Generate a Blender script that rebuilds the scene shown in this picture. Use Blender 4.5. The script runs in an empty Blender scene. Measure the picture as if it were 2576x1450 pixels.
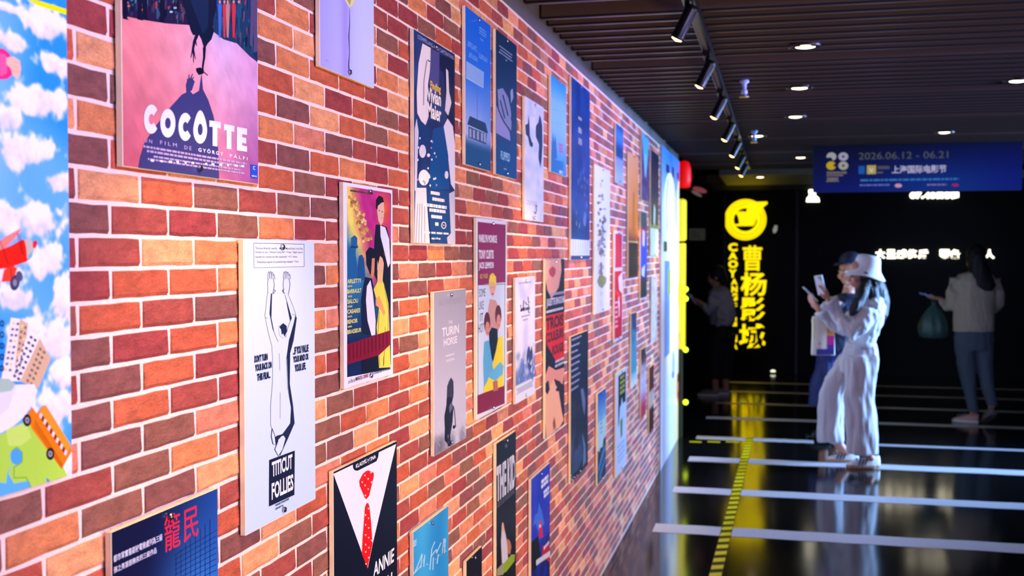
import bpy, bmesh, math, random
import numpy as np
from mathutils import Vector, Matrix, Euler, noise
from mathutils.geometry import tessellate_polygon
random.seed(7)
S = bpy.context.scene
COL = S.collection
PI = math.pi

# ------------------------------------------------------------------ camera
FW, FH, FPX = 2576, 1450, 2800.0
EYE = 1.62
YAW = math.atan(669/FPX)
PITCH = math.atan(85/FPX)
cd = bpy.data.cameras.new('camera'); cam = bpy.data.objects.new('camera', cd); COL.objects.link(cam)
cam.location = (0, 0, EYE)
cam.rotation_euler = (PI/2-PITCH, 0, YAW)
cd.sensor_width = 36; cd.lens = FPX/FW*36
cd.clip_start = 0.05; cd.clip_end = 100
cd.dof.use_dof = True; cd.dof.focus_distance = 2.15; cd.dof.aperture_fstop = 6.0
S.camera = cam
CM = cam.rotation_euler.to_matrix()
CAMP = Vector(cam.location)

# ------------------------------------------------------------------ world, view
w = bpy.data.worlds.new('world'); S.world = w; w.use_nodes = True
w.node_tree.nodes['Background'].inputs[0].default_value = (0.010, 0.012, 0.030, 1)
w.node_tree.nodes['Background'].inputs[1].default_value = 0.6
S.view_settings.view_transform = 'Standard'
S.view_settings.look = 'None'
S.view_settings.gamma = 1
S.view_settings.use_curve_mapping = False
S.view_settings.exposure = 0.0

# ------------------------------------------------------------------ large lights out of view: an inferred LED screen and added colour fills
def area(name, loc, target, sx, sy, power, color, spread=PI):
    l = bpy.data.lights.new(name, 'AREA'); l.shape = 'RECTANGLE'; l.size = sx; l.size_y = sy
    l.energy = power; l.color = color; l.spread = spread
    o = bpy.data.objects.new(name, l); COL.objects.link(o); o.location = loc
    o.rotation_euler = (Vector(target)-Vector(loc)).to_track_quat('-Z', 'Y').to_euler()
    return o
area('led_screen_light', (4.0, 1.2, 1.9), (-0.85, 3.2, 2.0), 3.2, 2.0, 104, (0.50, 0.57, 1.0))
area('warm_fill_light', (3.0, 2.3, 0.50), (-0.85, 2.9, 0.55), 2.6, 0.7, 62, (1.0, 0.62, 0.28), math.radians(100))  # unseen fill, added to warm the lower bricks
area('blue_wash_light', (1.9, 0.2, 2.42), (-0.85, 1.8, 2.15), 1.2, 0.5, 50, (0.50, 0.42, 1.0), math.radians(120))
area('violet_wash_light', (4.2, 5.6, 2.2), (-0.85, 5.6, 2.25), 3.0, 0.3, 34, (0.38, 0.34, 1.0), math.radians(34))  # unseen second wash, added to tint the far upper bricks violet
area('blue_side_fill_light', (3.9, 9.7, 1.5), (0.6, 8.7, 1.1), 1.4, 1.6, 190, (0.28, 0.52, 1.0), math.radians(80))  # unseen fill, added to light the figures blue from the right

# ------------------------------------------------------------------ pixel -> ray helpers (camera frame 2576 x 1450)
def ray(px, py):
    return CM @ Vector(((px-FW/2)/FPX, (FH/2-py)/FPX, -1.0))
def on_x(px, py, X):
    d = ray(px, py); t = (X-CAMP.x)/d.x; return CAMP+d*t
def on_y(px, py, Y):
    d = ray(px, py); t = (Y-CAMP.y)/d.y; return CAMP+d*t
def on_z(px, py, Z):
    d = ray(px, py); t = (Z-CAMP.z)/d.z; return CAMP+d*t

# ------------------------------------------------------------------ colour + materials
def lin(c):
    if isinstance(c, str):
        c = tuple(int(c[i:i+2], 16) for i in (0, 2, 4))
    return tuple((x/255/12.92 if x/255 <= .04045 else ((x/255+.055)/1.055)**2.4) for x in c[:3])
def mat(name, c, rough=.5, metal=0., emit=None, estr=0., bump=0., bscale=60., vary=0., spec=.5, trans=0., sheen=0., coat=0.):
    m = bpy.data.materials.new(name); m.use_nodes = True
    nt = m.node_tree; b = nt.nodes['Principled BSDF']
    L = nt.links.new
    col = lin(c)
    b.inputs['Base Color'].default_value = (*col, 1)
    b.inputs['Roughness'].default_value = rough; b.inputs['Metallic'].default_value = metal
    b.inputs['Specular IOR Level'].default_value = spec
    if trans: b.inputs['Transmission Weight'].default_value = trans
    if sheen: b.inputs['Sheen Weight'].default_value = sheen
    if coat: b.inputs['Coat Weight'].default_value = coat
    if emit is not None:
        b.inputs['Emission Color'].default_value = (*lin(emit), 1); b.inputs['Emission Strength'].default_value = estr
    if bump or vary:
        g = nt.nodes.new('ShaderNodeNewGeometry')
        n = nt.nodes.new('ShaderNodeTexNoise'); n.inputs['Scale'].default_value = bscale; n.inputs['Detail'].default_value = 4
        L(g.outputs['Position'], n.inputs['Vector'])
        if bump:
            bp = nt.nodes.new('ShaderNodeBump'); bp.inputs['Strength'].default_value = bump; bp.inputs['Distance'].default_value = .01
            L(n.outputs[0], bp.inputs['Height']); L(bp.outputs[0], b.inputs['Normal'])
        if vary:
            mx = nt.nodes.new('ShaderNodeMix'); mx.data_type = 'RGBA'
            mx.inputs[6].default_value = (*[x*(1-vary) for x in col], 1)
            mx.inputs[7].default_value = (*[min(1, x*(1+vary)) for x in col], 1)
            L(n.outputs[0], mx.inputs[0]); L(mx.outputs[2], b.inputs['Base Color'])
    return m
def ink_material(name, rough=.3, emit=0., tex=.06, scale=500, base=1.):
    m = bpy.data.materials.new(name); m.use_nodes = True
    nt = m.node_tree; b = nt.nodes['Principled BSDF']; L = nt.links.new
    a = nt.nodes.new('ShaderNodeVertexColor'); a.layer_name = 'ink'
    g = nt.nodes.new('ShaderNodeNewGeometry')
    n = nt.nodes.new('ShaderNodeTexNoise'); n.inputs['Scale'].default_value = scale; n.inputs['Detail'].default_value = 2
    L(g.outputs['Position'], n.inputs['Vector'])
    mr = nt.nodes.new('ShaderNodeMapRange'); mr.inputs[3].default_value = 1-tex; mr.inputs[4].default_value = 1+tex
    L(n.outputs[0], mr.inputs[0])
    mx = nt.nodes.new('ShaderNodeVectorMath'); mx.operation = 'SCALE'
    L(a.outputs[0], mx.inputs[0]); L(mr.outputs[0], mx.inputs[3])
    m2 = nt.nodes.new('ShaderNodeVectorMath'); m2.operation = 'SCALE'; m2.inputs[3].default_value = base
    L(mx.outputs[0], m2.inputs[0]); L(m2.outputs[0], b.inputs['Base Color'])
    b.inputs['Roughness'].default_value = rough
    b.inputs['Specular IOR Level'].default_value = .4
    if emit:
        L(mx.outputs[0], b.inputs['Emission Color']); b.inputs['Emission Strength'].default_value = emit
    return m

# ------------------------------------------------------------------ object helpers
def link(o, parent=None):
    COL.objects.link(o)
    if parent is not None: o.parent = parent
    return o
def tag(o, label=None, cat=None, group=None, kind=None):
    if label: o['label'] = label
    if cat: o['category'] = cat
    if group: o['group'] = group
    if kind: o['kind'] = kind
    return o
def empty(name, loc=(0, 0, 0), rz=0.0):
    o = bpy.data.objects.new(name, None); COL.objects.link(o); o.location = loc; o.rotation_euler = (0, 0, rz)
    o.empty_display_size = .05
    return o
def mesh_obj(name, me, m=None, parent=None, smooth=False):
    if m is not None and not me.materials:
        me.materials.append(m)
    if smooth:
        me.polygons.foreach_set('use_smooth', [True]*len(me.polygons))
    o = bpy.data.objects.new(name, me)
    return link(o, parent)
def from_bm(name, bm, m=None, parent=None, smooth=False):
    me = bpy.data.meshes.new(name); bm.to_mesh(me); bm.free()
    return mesh_obj(name, me, m, parent, smooth)
def add_box(bm, a, b, bev=0., rot=None):
    r = bmesh.ops.create_cube(bm, size=1)
    vs = r['verts']
    for v in vs:
        v.co = Vector((a[i]+(v.co[i]+.5)*(b[i]-a[i]) for i in range(3)))
    if rot is not None:
        c = (Vector(a)+Vector(b))/2
        for v in vs: v.co = c+rot@(v.co-c)
    if bev:
        es = list({e for v in vs for e in v.link_edges})
        bmesh.ops.bevel(bm, geom=es, offset=bev, segments=2, affect='EDGES', profile=.5)
    return bm
def box(name, a, b, m, parent=None, bev=0.):
    bm = bmesh.new(); add_box(bm, a, b, bev)
    return from_bm(name, bm, m, parent)
def frame_of(d):
    d = d.normalized()
    u = Vector((0, 0, 1)) if abs(d.z) < .9 else Vector((0, 1, 0))
    x = d.cross(u).normalized(); y = x.cross(d).normalized()
    return x, y
def add_loft(bm, pts, rad, seg=12, flat=None):
    """closed tube through pts; rad = list of r or (rx, ry); flat = fixed (x, y) axes"""
    pts = [Vector(p) for p in pts]; rings = []
    n = len(pts)
    px = None
    for i, p in enumerate(pts):
        d = pts[min(i+1, n-1)]-pts[max(i-1, 0)]
        if flat: x, y = flat
        else:
            if px is None: x, y = frame_of(d)
            else:
                dn = d.normalized(); x = (px-dn*px.dot(dn)).normalized(); y = dn.cross(x).normalized()*1
        px = x
        r = rad[i]; rx, ry = (r, r) if not isinstance(r, tuple) else r
        rings.append([bm.verts.new(p+x*math.cos(2*PI*k/seg)*rx+y*math.sin(2*PI*k/seg)*ry) for k in range(seg)])
    for a, b in zip(rings, rings[1:]):
        for k in range(seg):
            bm.faces.new((a[k], a[(k+1) % seg], b[(k+1) % seg], b[k]))
    bm.faces.new(rings[0][::-1]); bm.faces.new(rings[-1])
    return rings
def add_ball(bm, c, r, seg=12, rot=None):
    r = r if isinstance(r, (tuple, list)) else (r, r, r)
    q = bmesh.ops.create_uvsphere(bm, u_segments=seg, v_segments=max(6, seg*2//3), radius=1)
    for v in q['verts']:
        v.co = Vector((v.co.x*r[0], v.co.y*r[1], v.co.z*r[2]))
        if rot is not None: v.co = rot@v.co
        v.co += Vector(c)
def add_lathe(bm, prof, seg=24, origin=(0, 0, 0), axis=None):
    """prof: list of (r, z) ; axis: rotation matrix"""
    rings = []
    for r, z in prof:
        ring = []
        for k in range(seg):
            v = Vector((r*math.cos(2*PI*k/seg), r*math.sin(2*PI*k/seg), z))
            if axis is not None: v = axis@v
            ring.append(bm.verts.new(v+Vector(origin)))
        rings.append(ring)
    for a, b in zip(rings, rings[1:]):
        for k in range(seg):
            bm.faces.new((a[k], a[(k+1) % seg], b[(k+1) % seg], b[k]))
    bm.faces.new(rings[0][::-1]); bm.faces.new(rings[-1])
def bake(name, bm, m, parent=None, voxel=.006, smooth=4, fac=.5, fn=None):
    """merge overlapping lofts into one continuous skin"""
    bmesh.ops.recalc_face_normals(bm, faces=bm.faces)
    me = bpy.data.meshes.new('tmp'); bm.to_mesh(me); bm.free()
    o = bpy.data.objects.new('tmp', me); COL.objects.link(o)
    r = o.modifiers.new('r', 'REMESH'); r.mode = 'VOXEL'; r.voxel_size = voxel; r.use_smooth_shade = True
    if smooth:
        s = o.modifiers.new('s', 'SMOOTH'); s.iterations = smooth; s.factor = fac
    dg = bpy.context.evaluated_depsgraph_get()
    me2 = bpy.data.meshes.new_from_object(o.evaluated_get(dg))
    bpy.data.objects.remove(o); bpy.data.meshes.remove(me)
    me2.name = name
    if fn:
        n = len(me2.vertices); co = [0.0]*(3*n); no = [0.0]*(3*n)
        me2.vertices.foreach_get('co', co); me2.vertices.foreach_get('normal', no)
        for i in range(0, 3*n, 3):
            co[i:i+3] = fn(Vector(co[i:i+3]), Vector(no[i:i+3]))
        me2.vertices.foreach_set('co', co); me2.update()
    me2.materials.clear()
    return mesh_obj(name, me2, m, parent, True)

# ------------------------------------------------------------------ lettering
_tc = {}
def text_tris(s, bold=0., shear=0.):
    key = (s, bold, shear)
    if key in _tc: return _tc[key]
    c = bpy.data.curves.new('t', 'FONT'); c.body = s; c.resolution_u = 3; c.fill_mode = 'FRONT'; c.offset = bold; c.shear = shear
    o = bpy.data.objects.new('t', c); COL.objects.link(o)
    dg = bpy.context.evaluated_depsgraph_get()
    me = bpy.data.meshes.new_from_object(o.evaluated_get(dg))
    me.calc_loop_triangles()
    vs = np.array([tuple(v.co)[:2] for v in me.vertices]) if len(me.vertices) else np.zeros((0, 2))
    ts = [tuple(t.vertices) for t in me.loop_triangles]
    if len(vs):
        mn = vs.min(0); mx = vs.max(0); vs = (vs-mn)/np.maximum(mx-mn, 1e-6)
    bpy.data.objects.remove(o); bpy.data.curves.remove(c); bpy.data.meshes.remove(me)
    _tc[key] = (vs, ts)
    return _tc[key]

class Art:
    """flat print: coloured polygons in a plane. mapping: picture pixels -> plane point, zoomed-view coordinates or 0..1"""
    def __init__(s, plane, X):
        s.plane = plane; s.X = X; s.vs = []; s.fs = []; s.cs = []; s.layer = 1; s.inc = 1; s.t = (0, 0, 1)
        s.step = .00012; s.uvm = None
    def zoom(s, ox, oy, sc): s.t = (ox, oy, sc); s.uvm = None; return s
    def uv(s, box): s.uvm = box; return s      # box = (A0, A1, Ztop, Zbot) in plane units
    def pt(s, a, b):
        if s.uvm: A0, A1, Zt, Zb = s.uvm; return (A0+(A1-A0)*a, Zt+(Zb-Zt)*b)
        x = s.t[0]+a/s.t[2]; y = s.t[1]+b/s.t[2]
        if s.plane == 'x': p = on_x(x, y, s.X); return (p.y, p.z)
        if s.plane == 'z': p = on_z(x, y, s.X); return (p.x, p.y)
        p = on_y(x, y, s.X); return (p.x, p.z)
    def put(s, a, b):
        d = s.layer*s.step
        if s.plane == 'x': return (s.X+d, a, b)
        if s.plane == 'z': return (a, b, s.X+d)
        return (a, s.X-d, b)
    def raw(s, pts, tris, cols):
        o = len(s.vs)
        if getattr(s, 'box', None):
            A0, A1, Zt, Zb = s.box; e = .0006
            pts = [(max(A0+e, min(A1-e, p[0])), max(Zb+e, min(Zt-e, p[1]))) for p in pts]
        for p in pts: s.vs.append(s.put(*p))
        for t in tris: s.fs.append(tuple(o+i for i in t))
        if isinstance(cols, list): s.cs += cols
        else: s.cs += [cols]*len(pts)
        s.layer += s.inc
    def poly(s, pts, c):
        P = [s.pt(*p) for p in pts]
        tr = tessellate_polygon([[Vector((a, b, 0)) for a, b in P]])
        s.raw(P, tr, lin(c)); return s
    def rect(s, a0, b0, a1, b1, c):
        """plane aligned rectangle; b values read at the left edge a0"""
        A0, Z0 = s.pt(a0, b0); _, Z1 = s.pt(a0, b1); A1 = s.pt(a1, b0)[0]
        s.raw([(A0, Z0), (A1, Z0), (A1, Z1), (A0, Z1)], [(0, 1, 2), (0, 2, 3)], lin(c)); return s
    def grad(s, a0, b0, a1, b1, f, nu=24, nv=36):
        A0, Z0 = s.pt(a0, b0); _, Z1 = s.pt(a0, b1); A1 = s.pt(a1, b0)[0]
        P = []; C = []
        for j in range(nv+1):
            for i in range(nu+1):
                u, v = i/nu, j/nv
                P.append((A0+(A1-A0)*u, Z0+(Z1-Z0)*v)); C.append(lin(f(u, v)))
        T = [(j*(nu+1)+i, j*(nu+1)+i+1, (j+1)*(nu+1)+i+1, (j+1)*(nu+1)+i) for j in range(nv) for i in range(nu)]
        s.raw(P, T, C); return s
    def oval(s, a, b, ra, rb, c, n=20, rot=0, inner=0.):
        c0, s0 = math.cos(rot), math.sin(rot)
        P = []
        for k in range(n):
            x = math.cos(2*PI*k/n)*ra; y = math.sin(2*PI*k/n)*rb
            P.append((a+x*c0-y*s0, b+x*s0+y*c0))
        if not inner: return s.poly(P, c)
        Q = [s.pt(*p) for p in P]+[s.pt(a+(p[0]-a)*inner, b+(p[1]-b)*inner) for p in P]
        T = [(k, (k+1) % n, n+(k+1) % n, n+k) for k in range(n)]
        s.raw(Q, T, lin(c)); return s
    def soft(s, a, b, ra, rb, c, edge, n=20):
        """disc with colour c in the middle blending to edge"""
        P = [s.pt(a, b)]; C = [lin(c)]; T = []
        for j, (k, w) in enumerate(((.5, .25), (.8, .7), (1, 1))):
            for i in range(n):
                P.append(s.pt(a+math.cos(2*PI*i/n)*ra*k, b+math.sin(2*PI*i/n)*rb*k))
                C.append(tuple(lin(c)[q]*(1-w)+lin(edge)[q]*w for q in range(3)))
        for i in range(n):
            T.append((0, 1+i, 1+(i+1) % n))
            for j in range(2):
                T.append((1+j*n+i, 1+(j+1)*n+i, 1+(j+1)*n+(i+1) % n, 1+j*n+(i+1) % n))
        s.raw(P, T, C); return s
    def line(s, pts, w, c):
        """w in the current picture unit"""
        P = []
        n = len(pts)
        for i, (x, y) in enumerate(pts):
            x0, y0 = pts[max(0, i-1)]; x1, y1 = pts[min(n-1, i+1)]
            dx, dy = x1-x0, y1-y0; l = math.hypot(dx, dy) or 1
            ww = w[i] if isinstance(w, (list, tuple)) else w
            P.append((x-dy/l*ww/2, y+dx/l*ww/2)); P.append((x+dy/l*ww/2, y-dx/l*ww/2))
        Q = [s.pt(*p) for p in P]
        s.raw(Q, [(2*i, 2*i+1, 2*i+3, 2*i+2) for i in range(n-1)], lin(c)); return s
    def text(s, t, a0, b0, a1, b1, c, bold=0., shear=0., tilt=None):
        """box: left, top, right, bottom ; b read at the left edge"""
        vs, ts = text_tris(t, bold, shear)
        if not len(vs): return s
        A0, Z1 = s.pt(a0, b0); _, Z0 = s.pt(a0, b1); A1 = s.pt(a1, b0)[0]
        dz = (tilt or 0)*(Z1-Z0)
        s.raw([(A0+(A1-A0)*u, Z0+(Z1-Z0)*v+dz*u) for u, v in vs], ts, lin(c)); return s
    def bars(s, a0, b0, a1, b1, rows, c, fill=.6, seed=1, wd=.05):
        """unreadable small print: broken lines"""
        r = random.Random(seed)
        A0, Z0 = s.pt(a0, b0); _, Z1 = s.pt(a0, b1); A1 = s.pt(a1, b0)[0]
        P = []; T = []
        for k in range(rows):
            z0 = Z0+(Z1-Z0)*(k/rows); z1 = Z0+(Z1-Z0)*((k+fill)/rows)
            e = r.uniform(0, .1); x = e
            while x < 1-e:
                x2 = min(1-e, x+r.uniform(.4, 1.6)*wd)
                o = len(P); P += [(A0+(A1-A0)*x, z0), (A0+(A1-A0)*x2, z0), (A0+(A1-A0)*x2, z1), (A0+(A1-A0)*x, z1)]
                T.append((o, o+1, o+2, o+3)); x = x2+wd*.22
        s.raw(P, T, lin(c)); return s
    def build(s, name, m, parent=None):
        me = bpy.data.meshes.new(name); me.from_pydata(s.vs, [], s.fs)
        ca = me.color_attributes.new('ink', 'FLOAT_COLOR', 'POINT')
        ca.data.foreach_set('color', [x for c in s.cs for x in (*c, 1.0)])
        # face the hall
        bm = bmesh.new(); bm.from_mesh(me)
        want = {'x': Vector((1, 0, 0)), 'y': Vector((0, -1, 0)), 'z': Vector((0, 0, 1))}[s.plane]
        fl = [f for f in bm.faces if f.normal.dot(want) < 0]
        bmesh.ops.reverse_faces(bm, faces=fl); bm.to_mesh(me); bm.free()
        return mesh_obj(name, me, m, parent)
def mixc(a, b, t):
    t = max(0., min(1., t))
    if isinstance(a, str): a = tuple(int(a[i:i+2], 16) for i in (0, 2, 4))
    if isinstance(b, str): b = tuple(int(b[i:i+2], 16) for i in (0, 2, 4))
    return tuple(a[i]*(1-t)+b[i]*t for i in range(3))
def ramp(stops):
    def f(v):
        for (p0, c0), (p1, c1) in zip(stops, stops[1:]):
            if v <= p1: return mixc(c0, c1, (v-p0)/max(1e-6, p1-p0))
        return mixc(stops[-1][1], stops[-1][1], 0)
    return f
def nz(x, y, sc=1., seed=0.):
    return noise.noise(Vector((x*sc+seed, y*sc-seed*.7, seed*1.3)))
# ================================================================== SETTING
XW = -0.854                      # brick faces of the left wall
ZB, ZC = 2.425, 2.485            # top of bricks, underside of ceiling slats
Y0, Y1 = 0.55, 8.30              # brick wall run
YE = 15.60                       # end wall

# --- floor: black polished stone with pale inlaid strips
m_floor = bpy.data.materials.new('polished black stone'); m_floor.use_nodes = True
nt = m_floor.node_tree; b = nt.nodes['Principled BSDF']; L = nt.links.new
g = nt.nodes.new('ShaderNodeNewGeometry')
n1 = nt.nodes.new('ShaderNodeTexNoise'); n1.inputs['Scale'].default_value = 90; n1.inputs['Detail'].default_value = 3
L(g.outputs['Position'], n1.inputs['Vector'])
cr = nt.nodes.new('ShaderNodeValToRGB'); cr.color_ramp.elements[0].color = (.003, .0035, .004, 1); cr.color_ramp.elements[1].color = (.022, .022, .022, 1)
cr.color_ramp.elements[0].position = .5; cr.color_ramp.elements[1].position = .8
L(n1.outputs[0], cr.inputs[0]); L(cr.outputs[0], b.inputs['Base Color'])
n2 = nt.nodes.new('ShaderNodeTexNoise'); n2.inputs['Scale'].default_value = 1.3; n2.inputs['Detail'].default_value = 3
L(g.outputs['Position'], n2.inputs['Vector'])
mr = nt.nodes.new('ShaderNodeMapRange'); mr.inputs[3].default_value = .07; mr.inputs[4].default_value = .15
L(n2.outputs[0], mr.inputs[0]); L(mr.outputs[0], b.inputs['Roughness'])
b.inputs['Specular IOR Level'].default_value = .85
tag(box('floor', (-2.5, -1.5, -.1), (5.2, 16.2, 0), m_floor), 'polished black stone floor with mirror reflections', kind='structure')
FLOOR = bpy.data.objects['floor']
m_strip = mat('pale speckled stone', (205, 205, 212), .35, bump=.3, bscale=120, vary=.5)
strip_rows = [(1640, 1328, 22, -.5), (1690, 1232, 15, 0), (1730, 1155, 12, 0), (1750, 1101, 8, 0), (1775, 1051, 6, 0), (1800, 1014, 4, 0), (1822, 985, 3, 0), (1830, 962, 2.5, 0)]
for k, (px, py, h, _) in enumerate(strip_rows):
    p = on_z(px, py+h/2, 0.0); q = on_z(px, py-h/2, 0.0)
    x1 = 4.8
    if k == 3: x1 = on_z(2045, 1103, 0).x
    bm = bmesh.new()
    n = 40; vs = []
    for i in range(n+1):
        x = p.x+(x1-p.x)*i/n
        j = random.uniform(-.006, .006)
        vs.append((bm.verts.new((x, p.y+j, .0012)), bm.verts.new((x, q.y+j, .0012))))
    for (a, b_), (c, d) in zip(vs, vs[1:]): bm.faces.new((a, c, d, b_))
    from_bm('floor_strip', bm, m_strip, FLOOR)
    if k == 3:
        bm = bmesh.new(); add_box(bm, (on_z(2165, 1103, 0).x, p.y, .0), (4.8, p.y+.1, .0012)); from_bm('floor_strip', bm, m_strip, FLOOR)

# --- left wall
m_mortar = mat('mortar', (236, 218, 208), .8, bump=.5, bscale=300, vary=.08)
WALL = tag(box('wall_left', (XW-.25, Y0-1.5, 0), (XW-.0018, Y1, ZB), m_mortar), 'left wall of mixed red and orange bricks with pale joints', kind='structure')
m_brick = bpy.data.materials.new('rough fired brick'); m_brick.use_nodes = True
nt = m_brick.node_tree; b = nt.nodes['Principled BSDF']; L = nt.links.new
a = nt.nodes.new('ShaderNodeVertexColor'); a.layer_name = 'ink'
g = nt.nodes.new('ShaderNodeNewGeometry')
n1 = nt.nodes.new('ShaderNodeTexNoise'); n1.inputs['Scale'].default_value = 55; n1.inputs['Detail'].default_value = 6; n1.inputs['Roughness'].default_value = .65
n3 = nt.nodes.new('ShaderNodeTexNoise'); n3.inputs['Scale'].default_value = 420; n3.inputs['Detail'].default_value = 3
mp = nt.nodes.new('ShaderNodeMapping'); mp.inputs['Scale'].default_value = (1, .45, 1)
L(g.outputs['Position'], mp.inputs[0]); L(mp.outputs[0], n1.inputs['Vector']); L(g.outputs['Position'], n3.inputs['Vector'])
mr = nt.nodes.new('ShaderNodeMapRange'); mr.inputs[1].default_value = .25; mr.inputs[2].default_value = .75; mr.inputs[3].default_value = .62; mr.inputs[4].default_value = 1.32
L(n1.outputs[0], mr.inputs[0])
mr2 = nt.nodes.new('ShaderNodeMapRange'); mr2.inputs[1].default_value = .3; mr2.inputs[2].default_value = .7; mr2.inputs[3].default_value = .8; mr2.inputs[4].default_value = 1.2
L(n3.outputs[0], mr2.inputs[0])
mm = nt.nodes.new('ShaderNodeMath'); mm.operation = 'MULTIPLY'; L(mr.outputs[0], mm.inputs[0]); L(mr2.outputs[0], mm.inputs[1])
mx = nt.nodes.new('ShaderNodeVectorMath'); mx.operation = 'SCALE'; L(a.outputs[0], mx.inputs[0]); L(mm.outputs[0], mx.inputs[3]); L(mx.outputs[0], b.inputs['Base Color'])
ad = nt.nodes.new('ShaderNodeMath'); ad.operation = 'ADD'; L(n1.outputs[0], ad.inputs[0]); 
sc_ = nt.nodes.new('ShaderNodeMath'); sc_.operation = 'MULTIPLY'; sc_.inputs[1].default_value = .25; L(n3.outputs[0], sc_.inputs[0]); L(sc_.outputs[0], ad.inputs[1])
bp = nt.nodes.new('ShaderNodeBump'); bp.inputs['Strength'].default_value = .85; bp.inputs['Distance'].default_value = .008
L(ad.outputs[0], bp.inputs['Height']); L(bp.outputs[0], b.inputs['Normal'])
b.inputs['Roughness'].default_value = .62; b.inputs['Specular IOR Level'].default_value = .35

PAL = [(208, 128, 84), (188, 96, 66), (156, 72, 66), (136, 86, 74), (224, 156, 110), (148, 60, 64), (204, 126, 102), (180, 86, 62), (128, 76, 74)]
BH, BL, JT = .04306, .1433, .0058       # course height, brick pitch, joint
ZP, YP = .0075, .0364                   # phases, tuned to the photograph
def brick_mesh(col, seed, length=BL-JT, off=(0, 0, 0), out=None):
    """proud bevelled brick with an uneven face; returns verts, faces"""
    r = random.Random(seed); h = BH-JT; L2 = length/2; h2 = h/2
    nx = 4
    vs = []; fs = []
    ys = [-L2+length*i/nx for i in range(nx+1)]
    zt = [h2+r.uniform(-.0008, .0008) for _ in ys]; zb = [-h2+r.uniform(-.0008, .0008) for _ in ys]
    for i, y in enumerate(ys):
        e = .0010 if i in (0, nx) else 0
        yy = y+(e if i == 0 else -e if i == nx else 0)
        xf = r.uniform(-.0005, .0004)
        vs += [(-.004, y, zb[i]), (-.0016, y, zb[i]), (xf+.0012, yy, zb[i]+.0052), (xf-.0006, yy, zt[i]-.0012), (-.0014, y, zt[i]), (-.004, y, zt[i])]
    for i in range(nx):
        a = i*6; c = a+6
        for k in range(5): fs.append((a+k, c+k, c+k+1, a+k+1))
    fs.append((0, 1, 2, 3, 4, 5)); e = nx*6; fs.append((e+5, e+4, e+3, e+2, e+1, e))
    return vs, fs
def mk(name, vs, fs, cols):
    me = bpy.data.meshes.new(name); me.from_pydata(vs, [], fs)
    ca = me.color_attributes.new('ink', 'FLOAT_COLOR', 'POINT')
    ca.data.foreach_set('color', [x for c in cols for x in (*c, 1.0)])
    me.materials.append(m_brick)
    return me
BR = []                        # every brick of the wall: (Y, Z, length, colour)
rb = random.Random(11)
nrow = int(ZB/BH)+1
for j in range(nrow):
    z = ZP+(j+.5)*BH
    if z+BH/2 > ZB+.02: break
    y = Y0+YP+(BL/2 if j % 2 else 0)-BL
    last = -1
    while y < Y1:
        c = rb.randrange(len(PAL))
        if c == last: c = rb.randrange(len(PAL))
        last = c
        a0, a1 = max(y, Y0-.3), min(y+BL, Y1)
        if a1-a0 > .02: BR.append(((a0+a1)/2, z, a1-a0-JT-.0022, c))
        y += BL
def in_view(y, z):
    v = Vector((XW, y, z))-CAMP; q = CM.transposed()@v
    if q.z > -.1: return None
    return (FW/2+q.x/-q.z*FPX, FH/2-q.y/-q.z*FPX, -q.z)
cand = []
for i, (y, z, l, c) in enumerate(BR):
    q = in_view(y, z)
    if q and -60 < q[0] < FW+60 and -40 < q[1] < FH+40:
        # skip what hides behind the large mural and the boards nearest the camera
        if q[0] < 150 and q[1] < 1180: continue
        if 330 < q[0] < 620 and q[1] < 400: continue
        if 640 < q[0] < 760 and 640 < q[1] < 1240: continue
        cand.append((q[2], i))
cand.sort(); single = {i for _, i in cand[:300]}
shared = {}
vs_, fs_, cs_ = [], [], []
for i, (y, z, l, c) in enumerate(BR):
    col = lin(tuple(max(0, min(255, k*rb.uniform(.93, 1.07))) for k in PAL[c]))
    if i in single:
        key = (c, i % 4, round(l, 3))
        if key not in shared:
            v, f = brick_mesh(None, c*7+(i % 4), l)
            shared[key] = mk('brick', v, f, [lin(PAL[c])]*len(v))
        o = bpy.data.objects.new('brick', shared[key]); COL.objects.link(o); o.parent = WALL; o.location = (XW, y, z)
    else:
        v, f = brick_mesh(None, i % 37, l)
        o = len(vs_)
        vs_ += [(XW+p[0], y+p[1], z+p[2]) for p in v]; fs_ += [tuple(o+k for k in q) for q in f]; cs_ += [col]*len(v)
o = bpy.data.objects.new('brickwork', mk('brickwork', vs_, fs_, cs_)); COL.objects.link(o); o.parent = WALL; o['kind'] = 'stuff'

# grey bulkhead over the bricks
m_grey = mat('grey plaster', (84, 80, 80), .8, vary=.1)
tag(box('trim_1', (XW-.25, Y0-1.5, ZB), (XW-.004, Y1+1.6, 2.86), m_grey), 'grey bulkhead strip above the brick wall', kind='structure')
# --- other walls
m_dark = mat('black glass wall', (7, 9, 11), .3, spec=.08)
m_matt = mat('matt black paint', (9, 10, 12), .7)
tag(box('wall_back', (-2.5, YE, 0), (5.2, YE+.2, 2.9), m_dark), 'black glossy end wall of the foyer', kind='structure')
tag(box('wall_right', (4.8, -1.5, 0), (5.0, YE, 2.9), m_matt), 'dark wall on the right side of the hall', kind='structure')
tag(box('wall_inner', (-2.5, Y1+1.55, 0), (XW-.14, Y1+1.65, 2.86), m_matt), 'dark return wall behind the display panel', kind='structure')
tag(box('wall_far_left', (-2.5, Y1+1.9, 0), (-2.3, YE, 2.9), m_matt), 'dark side wall beyond the lit display', kind='structure')
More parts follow.
